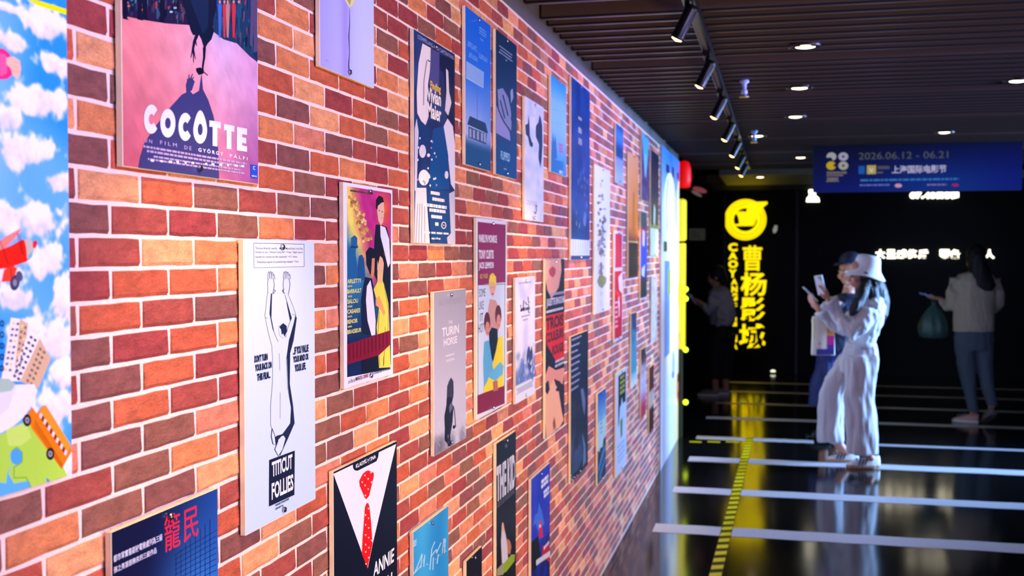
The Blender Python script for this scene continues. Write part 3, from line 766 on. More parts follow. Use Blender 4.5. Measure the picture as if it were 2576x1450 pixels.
def art_paris(a):
    a.rect(.02, .01, .98, .99, 'd8e2ee')
    a.zoom(*ZE)
    a.poly([(237, 98), (518, 148), (514, 1268), (237, 1322)], '12204a')
    A0, Zt = a.pt(237, 98); A1 = a.pt(514, 98)[0]; Zb = a.pt(237, 1322)[1]
    def bg(u, v):
        c = mixc('e0d264', 'b02a7e', max(0, min(1, (u*1.35-.18-v*1.0)*2.6+.5)))
        c = mixc(c, 'e0682e', max(0, 1-abs(u-.85)*4)*max(0, 1-abs(v-.1)*7))
        c = mixc(c, '2b78aa', max(0, min(1, (v-.16-u*.55)*7)))
        c = mixc(c, '14264e', max(0, min(1, (v-.5)*3)))
        n = 1+.16*nz(u*9, v*20); return tuple(min(255, k*n) for k in c)
    sv = a.uvm; a.uvm = (A0, A1, Zt, Zb); a.grad(0, 0, 1, 1, bg, 26, 60); a.uvm = None
    r = random.Random(9)
    a.inc = .15
    for _ in range(60):
        t = r.random(); x = 262+t*110+r.uniform(-26, 26); y = 165+t*270+r.uniform(-30, 40)
        a.oval(x, y, 9, 13, r.choice(['c8984e', 'e4cf90', 'a06a3c', 'd8c060']), 8); a.line([(x-8, y), (x, y-12), (x+8, y+6)], 2, '6a3a30')
    a.inc = 1
    # hat figure + companion, blue
    a.poly([(262, 430), (285, 412), (302, 430), (300, 470), (308, 488), (292, 500), (290, 540), (300, 600), (320, 700), (237, 700), (237, 520), (262, 480)], '1c5e92')
    a.poly([(262, 478), (306, 488), (302, 496), (258, 492)], '123a6a'); a.poly([(312, 545), (330, 536), (344, 560), (350, 640), (352, 700), (300, 700), (306, 600)], '1d4f88')
    # tall man in dark coat with white shirt
    a.poly([(420, 345), (450, 345), (490, 360), (516, 470), (514, 900), (400, 640), (412, 440)], '10182e')
    a.poly([(448, 350), (480, 362), (506, 440), (512, 590), (498, 620), (470, 500), (450, 420)], 'd5def0')
    a.poly([(425, 185), (448, 165), (470, 190), (474, 260), (466, 330), (452, 352), (436, 320), (428, 260)], 'd8b49c'); a.poly([(420, 240), (422, 185), (440, 158), (465, 170), (472, 200), (455, 205), (432, 225), (430, 250)], '1c1420')
    a.line([(438, 255), (447, 254)], 5, '241420'); a.line([(456, 262), (466, 264)], 5, '241420'); a.line([(452, 300), (463, 302)], 3, '8a3a3a')
    # waistcoat man from behind
    a.poly([(356, 520), (380, 488), (408, 500), (414, 560), (412, 640), (404, 680), (382, 660), (360, 600)], '12142a')
    a.poly([(395, 560), (413, 560), (410, 650), (400, 690), (388, 670)], 'c98862')
    a.poly([(350, 680), (395, 690), (412, 780), (416, 1000), (400, 1060), (330, 1040), (326, 820)], '171f3a')
    a.poly([(362, 740), (385, 700), (400, 780), (418, 960), (416, 1050), (392, 1056), (366, 960), (356, 830)], 'dce2ee')
    # woman in yellow-green
    a.poly([(430, 570), (438, 520), (460, 500), (474, 540), (470, 600), (462, 700), (480, 760), (500, 850), (506, 1000), (514, 1258), (440, 1262), (424, 1000), (440, 880), (405, 760), (430, 710)], 'dcd650')
    a.poly([(430, 570), (440, 530), (462, 540), (470, 600), (456, 690), (462, 720), (434, 712), (438, 670), (428, 630)], 'dcae8c'); a.poly([(428, 560), (436, 510), (460, 496), (474, 545), (472, 600), (462, 560), (446, 545), (434, 600)], '191220')
    a.poly([(440, 800), (462, 850), (480, 910), (472, 930), (444, 880), (418, 860), (420, 820)], 'd8a060'); a.line([(452, 640), (459, 640)], 3, 'b02a40')
    for p in ([(470, 720), (500, 900), (496, 1050)], [(440, 900), (430, 1100), (446, 1250)], [(480, 1000), (470, 1240)]): a.line(p, 4, '8c9434')
    a.poly([(330, 1100), (420, 1070), (440, 1270), (330, 1300)], '15182c')
    for i, (t, x1) in enumerate((('ARLETTY', 326), ('BARRAULT', 326), ('SALOU', 305), ('CASARES', 318), ('RENOIR', 302), ('BRASSEUR', 326))):
        y = 694+i*65; a.text(t, 237, y, x1, y+28, 'd8dc7c', .03)
        if i: a.bars(238, y-24, 268, y-12, 1, 'b8bc70', .9, i, .2)
    a.poly([(237, 1110), (514, 1020), (514, 1110), (440, 1180), (237, 1240)], '7c1430')
    for i in range(11): a.line([(250+i*24, 1115-i*8), (250+i*24, 1215-i*9)], 5, '4c0c24')
    a.line([(470, 1190), (468, 1250)], 3, '30401c')
    a.text('un film di', 242, 1338, 285, 1364, '3c3040'); a.text('MARCEL CARNÉ', 290, 1316, 372, 1346, '8c2436', .02); a.text('PROD. SCALERA FILM - PATHÉ CINEMA', 385, 1292, 512, 1310, '3a3c58', .02)
    a.bars(237, 118, 420, 130, 1, '5a4a30', .9, 2, .06)
poster(865, 988, 458, 980, 'crowded painted film poster with yellow names, a dark red title and a white border', art_paris, 'd8e2ee')

def art_tie(a):
    a.rect(.002, .002, .998, .998, '0e1226')
    a.zoom(*ZK)
    a.poly([(216, 450), (848, 148), (620, 1120), (568, 1375), (540, 1300)], 'd3e0f2')
    a.poly([(421, 345), (678, 225), (672, 275), (655, 318), (468, 412), (440, 408), (424, 385)], '0e1226')
    a.text('KLASYKA KINA', 452, 348, 648, 388, 'e6edfa', .02)
    red = 'e01414'
    a.poly([(556, 412), (575, 408), (628, 432), (628, 470), (582, 660), (556, 692), (538, 680), (488, 560), (484, 510), (520, 440)], red)
    a.poly([(540, 770), (556, 732), (574, 730), (584, 760), (600, 900), (616, 1130), (566, 1372), (510, 1230), (516, 1080)], red)
    r = random.Random(2)
    for x, y in ((541, 458), (600, 430), (572, 492), (513, 524), (605, 524), (542, 556), (572, 592), (544, 655), (575, 785), (546, 848), (576, 880), (546, 945), (577, 975), (547, 1045), (578, 1072), (607, 1100), (547, 1140), (578, 1170), (547, 1212), (576, 1268), (550, 1330)):
        a.poly([(x-8, y-9), (x, y-4), (x+8, y-9), (x+2, y+9), (x-3, y+9)], 'f4e8ee')
    a.text('ANNIE', 620, 1326, 828, 1470, 'dfe9fa', .02, shear=.1)
    a.text('HALL', 640, 1545, 828, 1680, 'dfe9fa', .02, shear=.1)
poster(836, 997, 1189, None, 'black suit poster with white shirt front and a red spotted tie', art_tie, '0e1226', ratio=1.42)

def art_cage(a):
    def bg(u, v):
        c = mixc('0c1238', '1e56b8', max(0, min(1, (u-.25)*1.1+v*.5-.15)))
        return mixc(c, '3c90e8', math.exp(-((u-.75)*3)**2-((v-.55)*3)**2))
    a.grad(.002, .002, .998, .998, bg, 24, 24)
    a.zoom(*Z3)
    w = 'c8d4ee'
    a.text('都市寫實喜劇被電檢處列為三級', 845, 1297, 1210, 1352, w, .012)
    a.text('張之亮首部無奈的三級作品', 847, 1384, 1167, 1432, w, .012)
    a.text('籠', 1222, 1010, 1340, 1280, 'e0243c', .0); a.text('民', 1366, 965, 1474, 1205, 'e0243c', .0)
    for i in range(8):
        x = 1310+i*36; a.line([(x, 1290-i*38), (x, 1520)], 4, '0c1e50')
        y = 1290+i*38; a.line([(1300, y), (1610, y-180+i*4)], 4, '0c1e50')
poster(273, 543, 1343, None, 'navy poster with red brush characters and two lines of white Chinese text', art_cage, '101c58', ratio=1.42)

def art_sky_script(a):
    a.grad(.002, .002, .998, .998, lambda u, v: mixc('2484c8', '3ca4dc', .5+nz(u*2, v*3)), 10, 14)
    a.zoom(*ZK); w = 'a8d4f0'
    for p in ([(1030, 1420), (1080, 1300), (1105, 1230)], [(1105, 1235), (1090, 1380), (1130, 1260)], [(1130, 1240), (1120, 1360)], [(1020, 1430), (1100, 1340)], [(1150, 1330), (1160, 1340)], [(1180, 1390), (1200, 1180), (1230, 1110)], [(1190, 1260), (1250, 1180), (1240, 1240), (1290, 1120)],
              [(1210, 1390), (1215, 1260), (1240, 1290)], [(1250, 1330), (1265, 1230), (1280, 1250)], [(1265, 1180), (1320, 1075), (1300, 1240), (1335, 1100)], [(1330, 1080), (1325, 1230), (1345, 1200)]): a.line(p, 8, w)
    a.bars(1018, 1110, 1050, 1175, 3, w, .6, 1, .5)
poster(1038, 1127, 1341, None, 'bright sky-blue poster with white scribbled script, low on the wall', art_sky_script, '2e94d2', ratio=1.42)

def art_darkred(a):
    a.uv(a.box).rect(.02, .01, .98, .99, '0f0c18').poly([(.36, .32), (.6, .26), (.72, .9), (.3, .98)], '5c1424').poly([(.4, .5), (.5, .45), (.6, .9), (.4, .95)], '8a1c2c')
poster(1172, 1212, 1414, None, 'black poster with a dark red streak, low at the bottom edge of the view', art_darkred, '0f0c18', ratio=1.42)

# ---------------------------------------------------------------- middle
def art_horse(a):
    def bg(u, v):
        c = mixc('8c8ea4', 'b4b6ce', min(1, v*1.5)); c = mixc(c, '3a3c50', max(0, min(1, (v-.86-.1*u+.12*nz(u*5, v*8))*5)))
        return mixc(c, 'd8d8e6', max(0, nz(u*30, v*60))*.8*(v > .8))
    a.grad(.002, .002, .998, .998, bg, 26, 60)
    a.zoom(*ZM); w = 'd6d8e8'
    a.text('BELA TARR PRESENTS', 292, 770, 448, 808, '7e8096', .0)
    a.text('THE', 358, 915, 384, 935, w); a.text('TURIN', 312, 965, 430, 1028, w, .015); a.text('HORSE', 324, 1042, 418, 1094, w, .015)
    a.bars(338, 1158, 400, 1168, 1, w, .8, 1, .15); a.bars(336, 1192, 402, 1210, 2, w, .5, 2, .1)
    a.zoom(*ZL)
    a.poly([(222, 60), (232, 5), (250, -30), (268, 0), (270, 90), (258, 160), (268, 200), (262, 300), (245, 400), (248, 480), (225, 485), (230, 400), (205, 380), (200, 260), (215, 180)], '1c1e30')
    a.poly([(235, 190), (255, 150), (262, 200), (240, 240)], '5c5e78'); a.line([(268, 180), (278, 240), (284, 340)], 6, '23253a'); a.oval(272, 340, 10, 14, '23253a')
    a.poly([(205, 300), (225, 300), (228, 470), (202, 440)], '14162a')
    a.zoom(*ZM); a.poly([(345, 1450), (348, 1370), (372, 1318), (385, 1330), (392, 1450)], '33354a')
poster(1091, 1172, 735, 1150, 'grey misty poster with small white serif title and a dark walking figure', art_horse, 'a4a6bc')

def art_trio(a):
    a.zoom(*ZM)
    W = 'cfdcf0'
    a.rect(564, 218, 758, 662, '86185c'); a.rect(564, 662, 758, 1450, 'c6d8ee')
    a.zoom(*ZL); a.poly([(446, 105), (650, 25), (650, 165), (446, 248)], '7c1438'); a.zoom(*ZM)
    a.line([(564, 218), (564, 1450)], 3, '30141c'); a.line([(564, 662), (758, 655)], 4, '30101c'); a.line([(755, 235), (750, 1420)], 3, '30141c')
    for t, x0, y0, x1, y1 in (('MARILYN MONROE', 570, 305, 697, 362), ('TONY CURTIS', 570, 415, 674, 480), ('JACK LEMMON', 570, 502, 674, 562)): a.text(t, x0, y0, x1, y1, 'dfe4f4', .03)
    a.text('BILLY WILDER', 578, 585, 634, 618, 'c8a040', .03)
    for t, x0, y0, x1, y1 in (('SOME', 570, 690, 616, 748), ('LIKE', 570, 778, 604, 836), ('IT', 578, 862, 600, 918), ('HOT', 567, 938, 604, 1000)): a.text(t, x0, y0, x1, y1, '221a2c', .0)
    sk = 'd8a8a0'; hair = 'd8c030'
    a.poly([(648, 760), (690, 770), (708, 830), (718, 940), (700, 1010), (640, 1010), (630, 900), (636, 820)], 'c8988e')
    a.oval(666, 650, 26, 72, hair); a.oval(666, 690, 17, 52, sk); a.poly([(640, 640), (650, 590), (690, 600), (692, 660), (668, 640)], 'e4d040')
    a.oval(666, 725, 8, 6, 'c02038', 10); a.line([(655, 680), (662, 680)], 4, '402028'); a.line([(672, 680), (680, 680)], 4, '402028')
    a.poly([(640, 1000), (660, 960), (700, 970), (706, 1100), (680, 1210), (650, 1180)], '0f1020')
    for cx, cy in ((628, 960), (706, 910)):
        a.oval(cx, cy-34, 22, 74, '5c1c24'); a.oval(cx+2, cy+8, 15, 50, 'd08c80'); a.oval(cx+2, cy+36, 5, 4, 'a01c30', 8); a.line([(cx-6, cy), (cx-1, cy)], 3, '301018'); a.line([(cx+6, cy), (cx+11, cy)], 3, '301018')
    a.poly([(608, 1060), (640, 1050), (660, 1180), (700, 1260), (690, 1330), (640, 1300), (606, 1400), (600, 1200)], '58aad8')
    a.poly([(706, 1030), (738, 1020), (744, 1200), (742, 1370), (700, 1380), (690, 1340), (664, 1220), (690, 1120)], 'e4d41c')
    a.poly([(640, 1290), (720, 1200), (744, 1230), (735, 1290), (680, 1340), (640, 1330)], '62b2dc')
    a.poly([(606, 1380), (640, 1310), (690, 1340), (740, 1320), (744, 1370), (600, 1420)], 'e4d41c'); a.poly([(668, 1340), (700, 1330), (704, 1400), (670, 1410)], 'b06a50')
poster(1199, 1275, 548, 1058, 'magenta and white poster with three figures, right of the grey misty poster', art_trio, 'cfdcf0')

def art_lav(a):
    def bg(u, v):
        c = mixc('d6dcf2', 'b4b8e6', max(0, nz(u*3, v*5, 1, 3)*1.4+.2)); c = mixc(c, '5a78b8', max(0, min(1, (v-.62)*6+nz(u*7, v*12)*1.2)))
        return mixc(c, 'd4def2', 1 if v > .86 else 0)
    a.grad(.002, .002, .998, .998, bg, 20, 60)
    a.zoom(*ZM); k = '1a2244'
    for p in ([(862, 800), (868, 830), (890, 820)], [(885, 770), (880, 830), (890, 840)], [(896, 780), (905, 800)], [(915, 745), (920, 790), (930, 780)], [(905, 800), (918, 795), (920, 830)], [(860, 845), (885, 838)], [(915, 820), (920, 860), (930, 850)]): a.line(p, 6, k)
    a.bars(862, 828, 930, 852, 1, k, .9, 1, .14); a.bars(868, 880, 930, 892, 1, '8088a8', .9, 1, .12); a.bars(878, 905, 915, 916, 1, '8088a8', .9, 1, .2); a.bars(838, 645, 950, 662, 1, '9098c8', .8, 2, .1)
    a.poly([(905, 1160), (915, 1100), (925, 1090), (932, 1130), (940, 1085), (948, 1130), (945, 1220), (930, 1260), (908, 1240)], '3a4470')
    r = random.Random(4)
    for _ in range(26): x = r.uniform(836, 955); y = r.uniform(1170, 1330); a.poly([(x, y), (x+r.uniform(5, 18), y-r.uniform(10, 40)), (x+r.uniform(5, 14), y+r.uniform(5, 30))], r.choice(['2c4c94', '8a9ed4', '5470b4', 'c2cff0']))
    a.bars(828, 1395, 955, 1440, 4, '8a96b8', .5, 3, .05)
poster(1297, 1346, 700, 1018, 'pale lavender watercolour poster, left of the red and black face poster', art_lav, 'd4def2')

def art_lips(a):
    a.rect(.002, .002, .998, .998, '120c18')
    a.zoom(*ZM)
    a.poly([(1030, 485), (1145, 478), (1150, 560), (1130, 680), (1080, 756), (1052, 700), (1036, 620)], 'dc9c84'); a.poly([(1030, 485), (1070, 483), (1060, 600), (1040, 640)], 'e8b090')
    a.poly([(1060, 560), (1085, 530), (1110, 545), (1108, 580), (1090, 612), (1066, 590)], 'b04048')
    a.text('JULIETTE BINOCHE', 1045, 760, 1170, 828, 'c8ccd8', .03); a.bars(1070, 720, 1170, 742, 1, '9a9cae', .9, 1, .08)
    a.bars(1034, 846, 1170, 866, 1, 'c8ccd8', .9, 5, .06)
    a.poly([(1034, 880), (1170, 850), (1170, 1180), (1110, 1195), (1034, 1060)], 'd01018')
    for t, x0, y0, x1, y1 in (('TROIS', 1040, 895, 1165, 985), ('COULEURS', 1040, 1000, 1165, 1075), ('ROUGE', 1085, 1090, 1165, 1160)): a.text(t, x0, y0, x1, y1, '3a0408', .05)
    a.bars(1105, 1195, 1170, 1255, 2, 'b8bcc8', .6, 7, .2)
    a.poly([(1034, 1300), (1060, 1230), (1110, 1260), (1170, 1240), (1170, 1290), (1140, 1450), (1034, 1450)], 'd89078')
    a.zoom(*ZL)
    a.poly([(945, 40), (975, 60), (1015, -20), (1050, 20), (1080, 200), (1095, 280), (1060, 340), (1010, 395), (960, 428), (946, 300)], 'e8ac88')
    a.poly([(945, 20), (975, -10), (985, 60), (968, 100), (948, 80)], '20121c'); a.poly([(1015, -20), (1060, 0), (1096, 40), (1096, 300), (1075, 230), (1050, 60), (1030, 30)], '24121c')
    a.poly([(1020, 260), (1030, 330), (1012, 370), (1008, 310)], '8a4030'); a.oval(967, 60, 10, 12, '140c10'); a.oval(1042, 62, 12, 14, '140c10')
poster(1372, 1420, 652, 1105, 'tall red and black poster with a cropped face, lips above and eyes below', art_lips, '120c18')

def art_blackcol(a):
    a.grad(.002, .002, .998, .998, lambda u, v: mixc('101530', '2a3a64', max(0, nz(u*4, v*7)*2)*(v > .45)), 14, 50)
    a.zoom(*ZM)
    for i in range(9): a.bars(1216, 1045+i*44, 1216+70-(i % 3)*8, 1060+i*44, 1, '8e98bc', .9, i, .16)
    a.zoom(*ZL)
    a.poly([(1215, 60), (1235, 50), (1250, 140), (1245, 260), (1232, 200)], '5c6c9a'); a.poly([(1225, 380), (1250, 470), (1255, 600), (1230, 640), (1238, 500)], '5a74aa'); a.poly([(1150, 560), (1215, 460), (1235, 560), (1200, 650), (1150, 700)], '2c406e')
    a.oval(1195, 200, 20, 30, '26242c'); r = random.Random(8)
    for _ in range(10): x = r.uniform(1140, 1190); y = r.uniform(690, 740); a.oval(x, y, 4, 5, 'a8b4d4', 6)
poster(1436, 1480, 848, 1217, 'black poster with a column of small text and a bluish rock shape', art_blackcol, '101530')

def art_title_v(a):
    a.rect(.002, .002, .998, .998, '0f0f18')
    a.zoom(*ZL)
    a.text('THE KID', 590, 640, 728, 905, 'bcc6de', .05)
    for i in range(7): a.line([(608+i*19, 640-i*12), (608+i*19, 905-i*12)], 3, '0f0f18')
    a.bars(592, 915, 726, 955, 2, '4a4c60', .6, 1, .1)
    a.oval(660, 480, 10, 14, '4a4c5c'); a.bars(632, 425, 690, 440, 1, '8c90a4', .8, 1, .3)
    a.poly([(630, 1060), (638, 1050), (650, 1110), (668, 1200), (675, 1330), (655, 1400), (630, 1360), (622, 1200)], 'b8b8cc'); a.poly([(632, 1050), (640, 1055), (650, 1110), (640, 1130)], 'c8946c'); a.poly([(668, 1170), (690, 1190), (700, 1230), (690, 1290), (672, 1280)], 'a06c54')
    a.poly([(640, 1360), (700, 1290), (728, 1290), (722, 1340), (660, 1420), (612, 1440)], '7c9c24'); a.poly([(592, 1400), (640, 1350), (640, 1440), (592, 1450)], '8a8c70')
poster(1248, 1298, 1117, None, 'black poster with tall squeezed pale title letters and a green patch at its foot', art_title_v, '0f0f18', ratio=2.15)

def art_bluenight(a):
    a.grad(.002, .002, .998, .998, lambda u, v: mixc('1a26b0', '2038c8', .5+nz(u*3, v*5)) if v < .5 else mixc('1a2698', '0c0e38', (v-.5)*2.4+nz(u*4, v*6)), 14, 40)
    a.zoom(*ZL)
    a.poly([(905, 900), (925, 960), (945, 1060), (900, 1120), (880, 1060), (860, 1080), (875, 1000), (895, 980)], '2f66dc')
    a.poly([(905, 1050), (925, 1040), (935, 1160), (905, 1170)], 'c01838'); a.oval(913, 1078, 8, 14, 'c8b8e0')
    a.poly([(848, 1200), (900, 1150), (920, 1320), (880, 1400), (850, 1420)], '0c0c20'); a.poly([(930, 1230), (980, 1200), (985, 1350), (930, 1300)], 'b01434')
    for x0, y0, x1, y1 in ((918, 745, 980, 815), (938, 820, 982, 885)): a.bars(x0, y0, x1, y1, 2, 'd4e0f6', .75, x0, .25)
    for i in range(8): a.rect(885+i*13, 1335-i*9, 895+i*13, 1375-i*9, 'd4e0f6')
    a.bars(940, 1235, 980, 1262, 1, 'd8c8e8', .9, 3, .3)
poster(1336, 1384, 1207, None, 'deep blue night poster with white block lettering, right of the black squeezed-title poster', art_bluenight, '1a2698', ratio=1.60)

# ---------------------------------------------------------------- upper
def art_blue(a):
    def bg(u, v):
        c = mixc('1668e0', '2c78e4', v*2) if v < .45 else mixc('2c78e4', 'a4b8f0', (v-.45)*3.2)
        c = mixc(c, '4a84d8', max(0, u-.5)*(v > .4)); return mixc(c, '1a5488', min(1, max(0, (v-.80)*14)))
    a.grad(.002, .002, .998, .998, bg, 14, 50)
    a.zoom(*ZU)
    a.poly([(524, 465), (655, 548), (652, 672), (522, 595)], '9cc4f0')
    for i in range(11): a.line([(534+i*11, 475+i*7), (532+i*11, 590+i*7)], 4, '4c8ce0')
    for x0, y0, x1, y1 in ((620, 200, 675, 262), (525, 305, 610, 350), (625, 285, 655, 305), (540, 395, 610, 435), (615, 400, 685, 440)): a.bars(x0, y0, x1, y1, 3, '6ca8f0', .5, x0, .3)
    a.line([(606, 670), (606, 900)], 5, '5c7cc0')
    a.poly([(548, 882), (668, 935), (688, 1018), (530, 945)], '16406e'); a.poly([(538, 960), (680, 1020), (672, 1100), (540, 1045)], '3c5080')
    for x in (545, 572, 602, 632, 655): a.rect(x, 975+(x-545)*.35, x+16, 1040+(x-545)*.35, '8aa4cc')
poster(1171, 1235, 14, 414, 'bright blue poster with a pale barcode-like title and a low house', art_blue, '1a5aa8')

def art_teal(a):
    a.grad(.002, .002, .998, .998, lambda u, v: mixc('0e3054', '14508c', v*1.1), 3, 10)
    a.zoom(*ZU)
    a.poly([(760, 680), (800, 670), (840, 740), (862, 840), (866, 930), (862, 1010), (830, 960), (800, 900), (770, 830)], '7c8cc0')
    a.poly([(750, 800), (790, 900), (850, 1000), (858, 1070), (800, 1040), (748, 1010)], '8a90cc'); a.poly([(858, 690), (875, 672), (880, 740), (862, 790)], '90a0c4')
    for p in ([(862, 830), (872, 880)], [(862, 890), (874, 930)], [(780, 760), (815, 900)], [(800, 720), (840, 880)], [(765, 830), (810, 930), (868, 1010)]): a.line(p, 9, '12365e')
    a.bars(770, 340, 875, 412, 3, '88a4c4', .4, 3, .08); a.poly([(815, 445), (825, 460), (836, 448), (826, 470)], 'a8b8c8')
    a.text('FLIPPED', 784, 1145, 854, 1208, '8cc0e0', .03); a.bars(808, 1278, 828, 1288, 1, '8cc0e0', .8, 1, .4)
poster(1247, 1300, 72, 438, 'dark teal poster with pale fingers, immediately right of the bright blue poster', art_teal, '103a68')

def art_splash(a):
    a.grad(.002, .002, .998, .998, lambda u, v: mixc('b8d0ee', 'dfe4f2', .5+nz(u*5, v*12)), 12, 40)
    a.zoom(*ZU); k = '1a3c68'
    a.poly([(970, 950), (990, 940), (995, 870), (1002, 930), (1005, 1030), (1020, 1080), (1030, 1090), (1025, 1120), (1005, 1110), (990, 1040), (975, 1020)], k)
    a.poly([(1050, 960), (1070, 930), (1078, 870), (1090, 900), (1100, 960), (1102, 1100), (1096, 1200), (1085, 1280), (1070, 1200), (1075, 1100), (1050, 1040)], k)
    a.poly([(1020, 880), (1050, 900), (1050, 980), (1020, 970)], 'dbe6f4')
    a.zoom(*ZM); a.bars(905, 65, 985, 100, 3, '9aa4bc', .5, 1, .15)
    for p in ([(970, 105), (975, 140), (962, 165)], [(955, 150), (975, 160)], [(950, 180), (955, 210), (965, 185)], [(970, 100), (980, 112)]): a.line(p, 6, '2a3044')
poster(1320, 1367, 241, 553, 'white poster with two dark ink splashes, above the lavender watercolour poster', art_splash, 'd4deef')

def art_cyan(a):
    a.grad(.002, .002, .998, .998, lambda u, v: mixc('2898d8', '8ac8ec', min(1, v*4)) if v < .55 else mixc('8ac8ec', '2f8cc4', (v-.55)*2), 4, 20)
    a.zoom(*ZU)
    for y in (730, 830, 930): a.line([(1165, y), (1275, y+20)], 3, '5aa8d4')
    a.poly([(1172, 1090), (1182, 1000), (1190, 1080), (1200, 1020), (1206, 1090), (1212, 1200), (1170, 1220)], '2a74a8')
    a.bars(1226, 1085, 1258, 1160, 3, 'c84880', .7, 1, .3); a.poly([(1172, 1210), (1262, 1230), (1258, 1325), (1170, 1300)], '2c7cb0'); a.bars(1222, 1290, 1256, 1318, 2, 'cfe4f4', .7, 1, .2)
poster(1385, 1424, 186, 432, 'pale cyan poster with a small red mark, left of the tall navy poster', art_cyan, '7cc0e8')

def art_navy(a):
    a.grad(.002, .002, .998, .998, lambda u, v: mixc('0e3068', '184c94', .5+nz(u*4, v*8)), 12, 50)
    a.uv(a.box)
    a.poly([(.03, .925), (.97, .925), (.97, .995), (.03, .995)], '1c3a78'); a.rect(.0, .885, 1, .975, 'b8cde8')
    for i in range(7): a.line([(.1+i*.13, .89), (.12+i*.12, .97)], .03, '7c98c4')
    for v0, v1 in ((.19, .21), (.25, .285), (.31, .35)): a.bars(.36, v0, .56, v1, 1, 'a8a898', .9, int(v0*99), .4)
    r = random.Random(6)
    for _ in range(26): u = r.random()*.9; v = r.uniform(.45, .86); a.line([(u, v), (u+r.uniform(-.04, .08), v+r.uniform(.01, .04))], .02, r.choice(['5c7cae', '3c64a0', '8aa4cc']))
    a.oval(.72, .76, .07, .045, '5c7cae'); a.line([(.66, .42), (.68, .47), (.62, .5)], .02, '6c88b4')
poster(1436, 1483, 190, 655, 'tallest navy poster with a pale band along its foot', art_navy, '123a78')

def art_tree(a):
    a.grad(.002, .002, .998, .998, lambda u, v: mixc('ecebe6', 'd8dcf2', u), 4, 2)
    a.zoom(*ZR2)
    r = random.Random(12)
    a.inc = .15
    for _ in range(70):
        y = r.gauss(230, 190); y = max(-340, min(470, y)); wv = 36-abs(y-80)*.05
        a.oval(357+r.uniform(-wv, wv), y, r.uniform(5, 14), r.uniform(8, 22), r.choice(['9c9688', '7c7868', 'b8b2a0', '6a6658', '8a8c90']), 7)
    a.line([(352, 380), (356, 500)], 12, '7a5c48'); a.poly([(320, 530), (335, 490), (360, 478), (396, 500), (394, 540), (362, 588), (338, 570)], '8c9458')
    a.bars(345, 620, 370, 650, 2, 'b0b4c4', .5, 1, .4); a.bars(348, 690, 364, 740, 3, 'c0c4d4', .4, 1, .5)
poster(1495, 1534, 412, 792, 'cream white poster with a grey lichen-like tree over a green bulb', art_tree, 'e6e6ee')

def art_mist(a):
    a.grad(.002, .002, .998, .998, lambda u, v: mixc('1a4478', '5c9cd8', max(0, math.sin(v*8))*.7) if v < .55 else mixc('7c8cc8', '9ab4ec', min(1, (v-.55)*3)), 6, 24)
poster(1548, 1567, 308, 458, 'dark to light blue misty poster near the top, left of the orange poster', art_mist, '3c68a8')

def art_orange(a):
    a.grad(.002, .002, .998, .998, lambda u, v: mixc('e8a070', 'e07c34', v*1.6+u*.3) if v < .6 else mixc('e07c34', '743024', (v-.6)*8), 6, 24)
    a.uv(a.box).rect(0, .70, 1, .712, 'c8a468').rect(.1, .715, .95, .985, '241c1c').rect(.42, .3, .62, .66, 'c86828')
poster(1580, 1605, 380, 702, 'orange poster with a dark lower part', art_orange, 'c87038')

def art_red(a):
    a.rect(0, 0, 1, 1, 'c9c4e4').rect(.1, .025, .92, .335, 'c0143c').rect(.05, .365, .95, .975, 'c4142c').poly([(.5, .42), (.95, .38), (.95, .58), (.6, .54)], 'dccaea')
    a.line([(.5, .62), (.62, .7), (.6, .78)], .12, 'e8c8d8'); a.bars(.1, .64, .45, .9, 6, 'e4b4c4', .4, 1, .4); a.line([(.1, .54), (.9, .62)], .03, 'e43c30')
poster(1545, 1566, 580, 862, 'crimson poster with a white curl, right of the lichen-tree poster', art_red, 'c4142c')

def art_cone(a):
    a.grad(.002, .002, .998, .998, lambda u, v: mixc('382c5c', '6c4a78', nz(u*3, v*9)+.4), 4, 20)
    a.uv(a.box).poly([(.02, .0), (.98, .03), (.9, .3), (.6, .62), (.52, .66), (.3, .4), (.1, .1)], '5cb0ec').poly([(.4, .28), (.62, .3), (.6, .6), (.5, .64)], '9cc8f0')
poster(1613, 1631, 330, 502, 'small dark violet poster with a light blue cone shape, high beyond the orange poster', art_cone, '3c3058')

def art_dk(a):
    a.grad(.002, .002, .998, .998, lambda u, v: mixc('241c3c', '30283a', v*2) if v < .5 else mixc('30283a', '8c8c30', (v-.5)*5), 4, 20)
    a.uv(a.box).rect(.1, .5, .9, .7, '34343c').line([(.5, .52), (.45, .7)], .18, 'd8dcc0').rect(.02, .735, .98, .995, 'dcdccc')
poster(1636, 1656, 374, 645, 'dark poster with an olive glow and a cream foot, last on the top row', art_dk, '282034')

def art_bluered(a):
    a.grad(.002, .002, .998, .998, lambda u, v: mixc('3c4850', '243c48', v*3) if v < .18 else (mixc('b03050', '2448c0', (v-.2)*6) if v < .62 else mixc('2448c0', '1c2030', (v-.62)*5)), 6, 30)
    a.uv(a.box).poly([(.3, .2), (.7, .22), (.6, .4), (.3, .38)], 'e0c8e0').poly([(.2, .65), (.7, .6), (.6, .75), (.2, .72)], 'b8c8f0').rect(0, .985, 1, 1, 'c8ccf0')
poster(1611, 1627, 532, 755, 'narrow poster with red top, cobalt middle and black foot', art_bluered, '2a3c90')

def art_tealn(a):
    a.grad(.002, .002, .998, .998, lambda u, v: mixc('2c3458', '4890a8', (v-.1)*3+nz(u*4, v*9)) if v < .8 else mixc('70a8b8', 'dfe4ee', (v-.8)*5), 6, 24)
poster(1588, 1602, 790, 978, 'narrow teal poster fading to white at its foot', art_tealn, '3c7890')

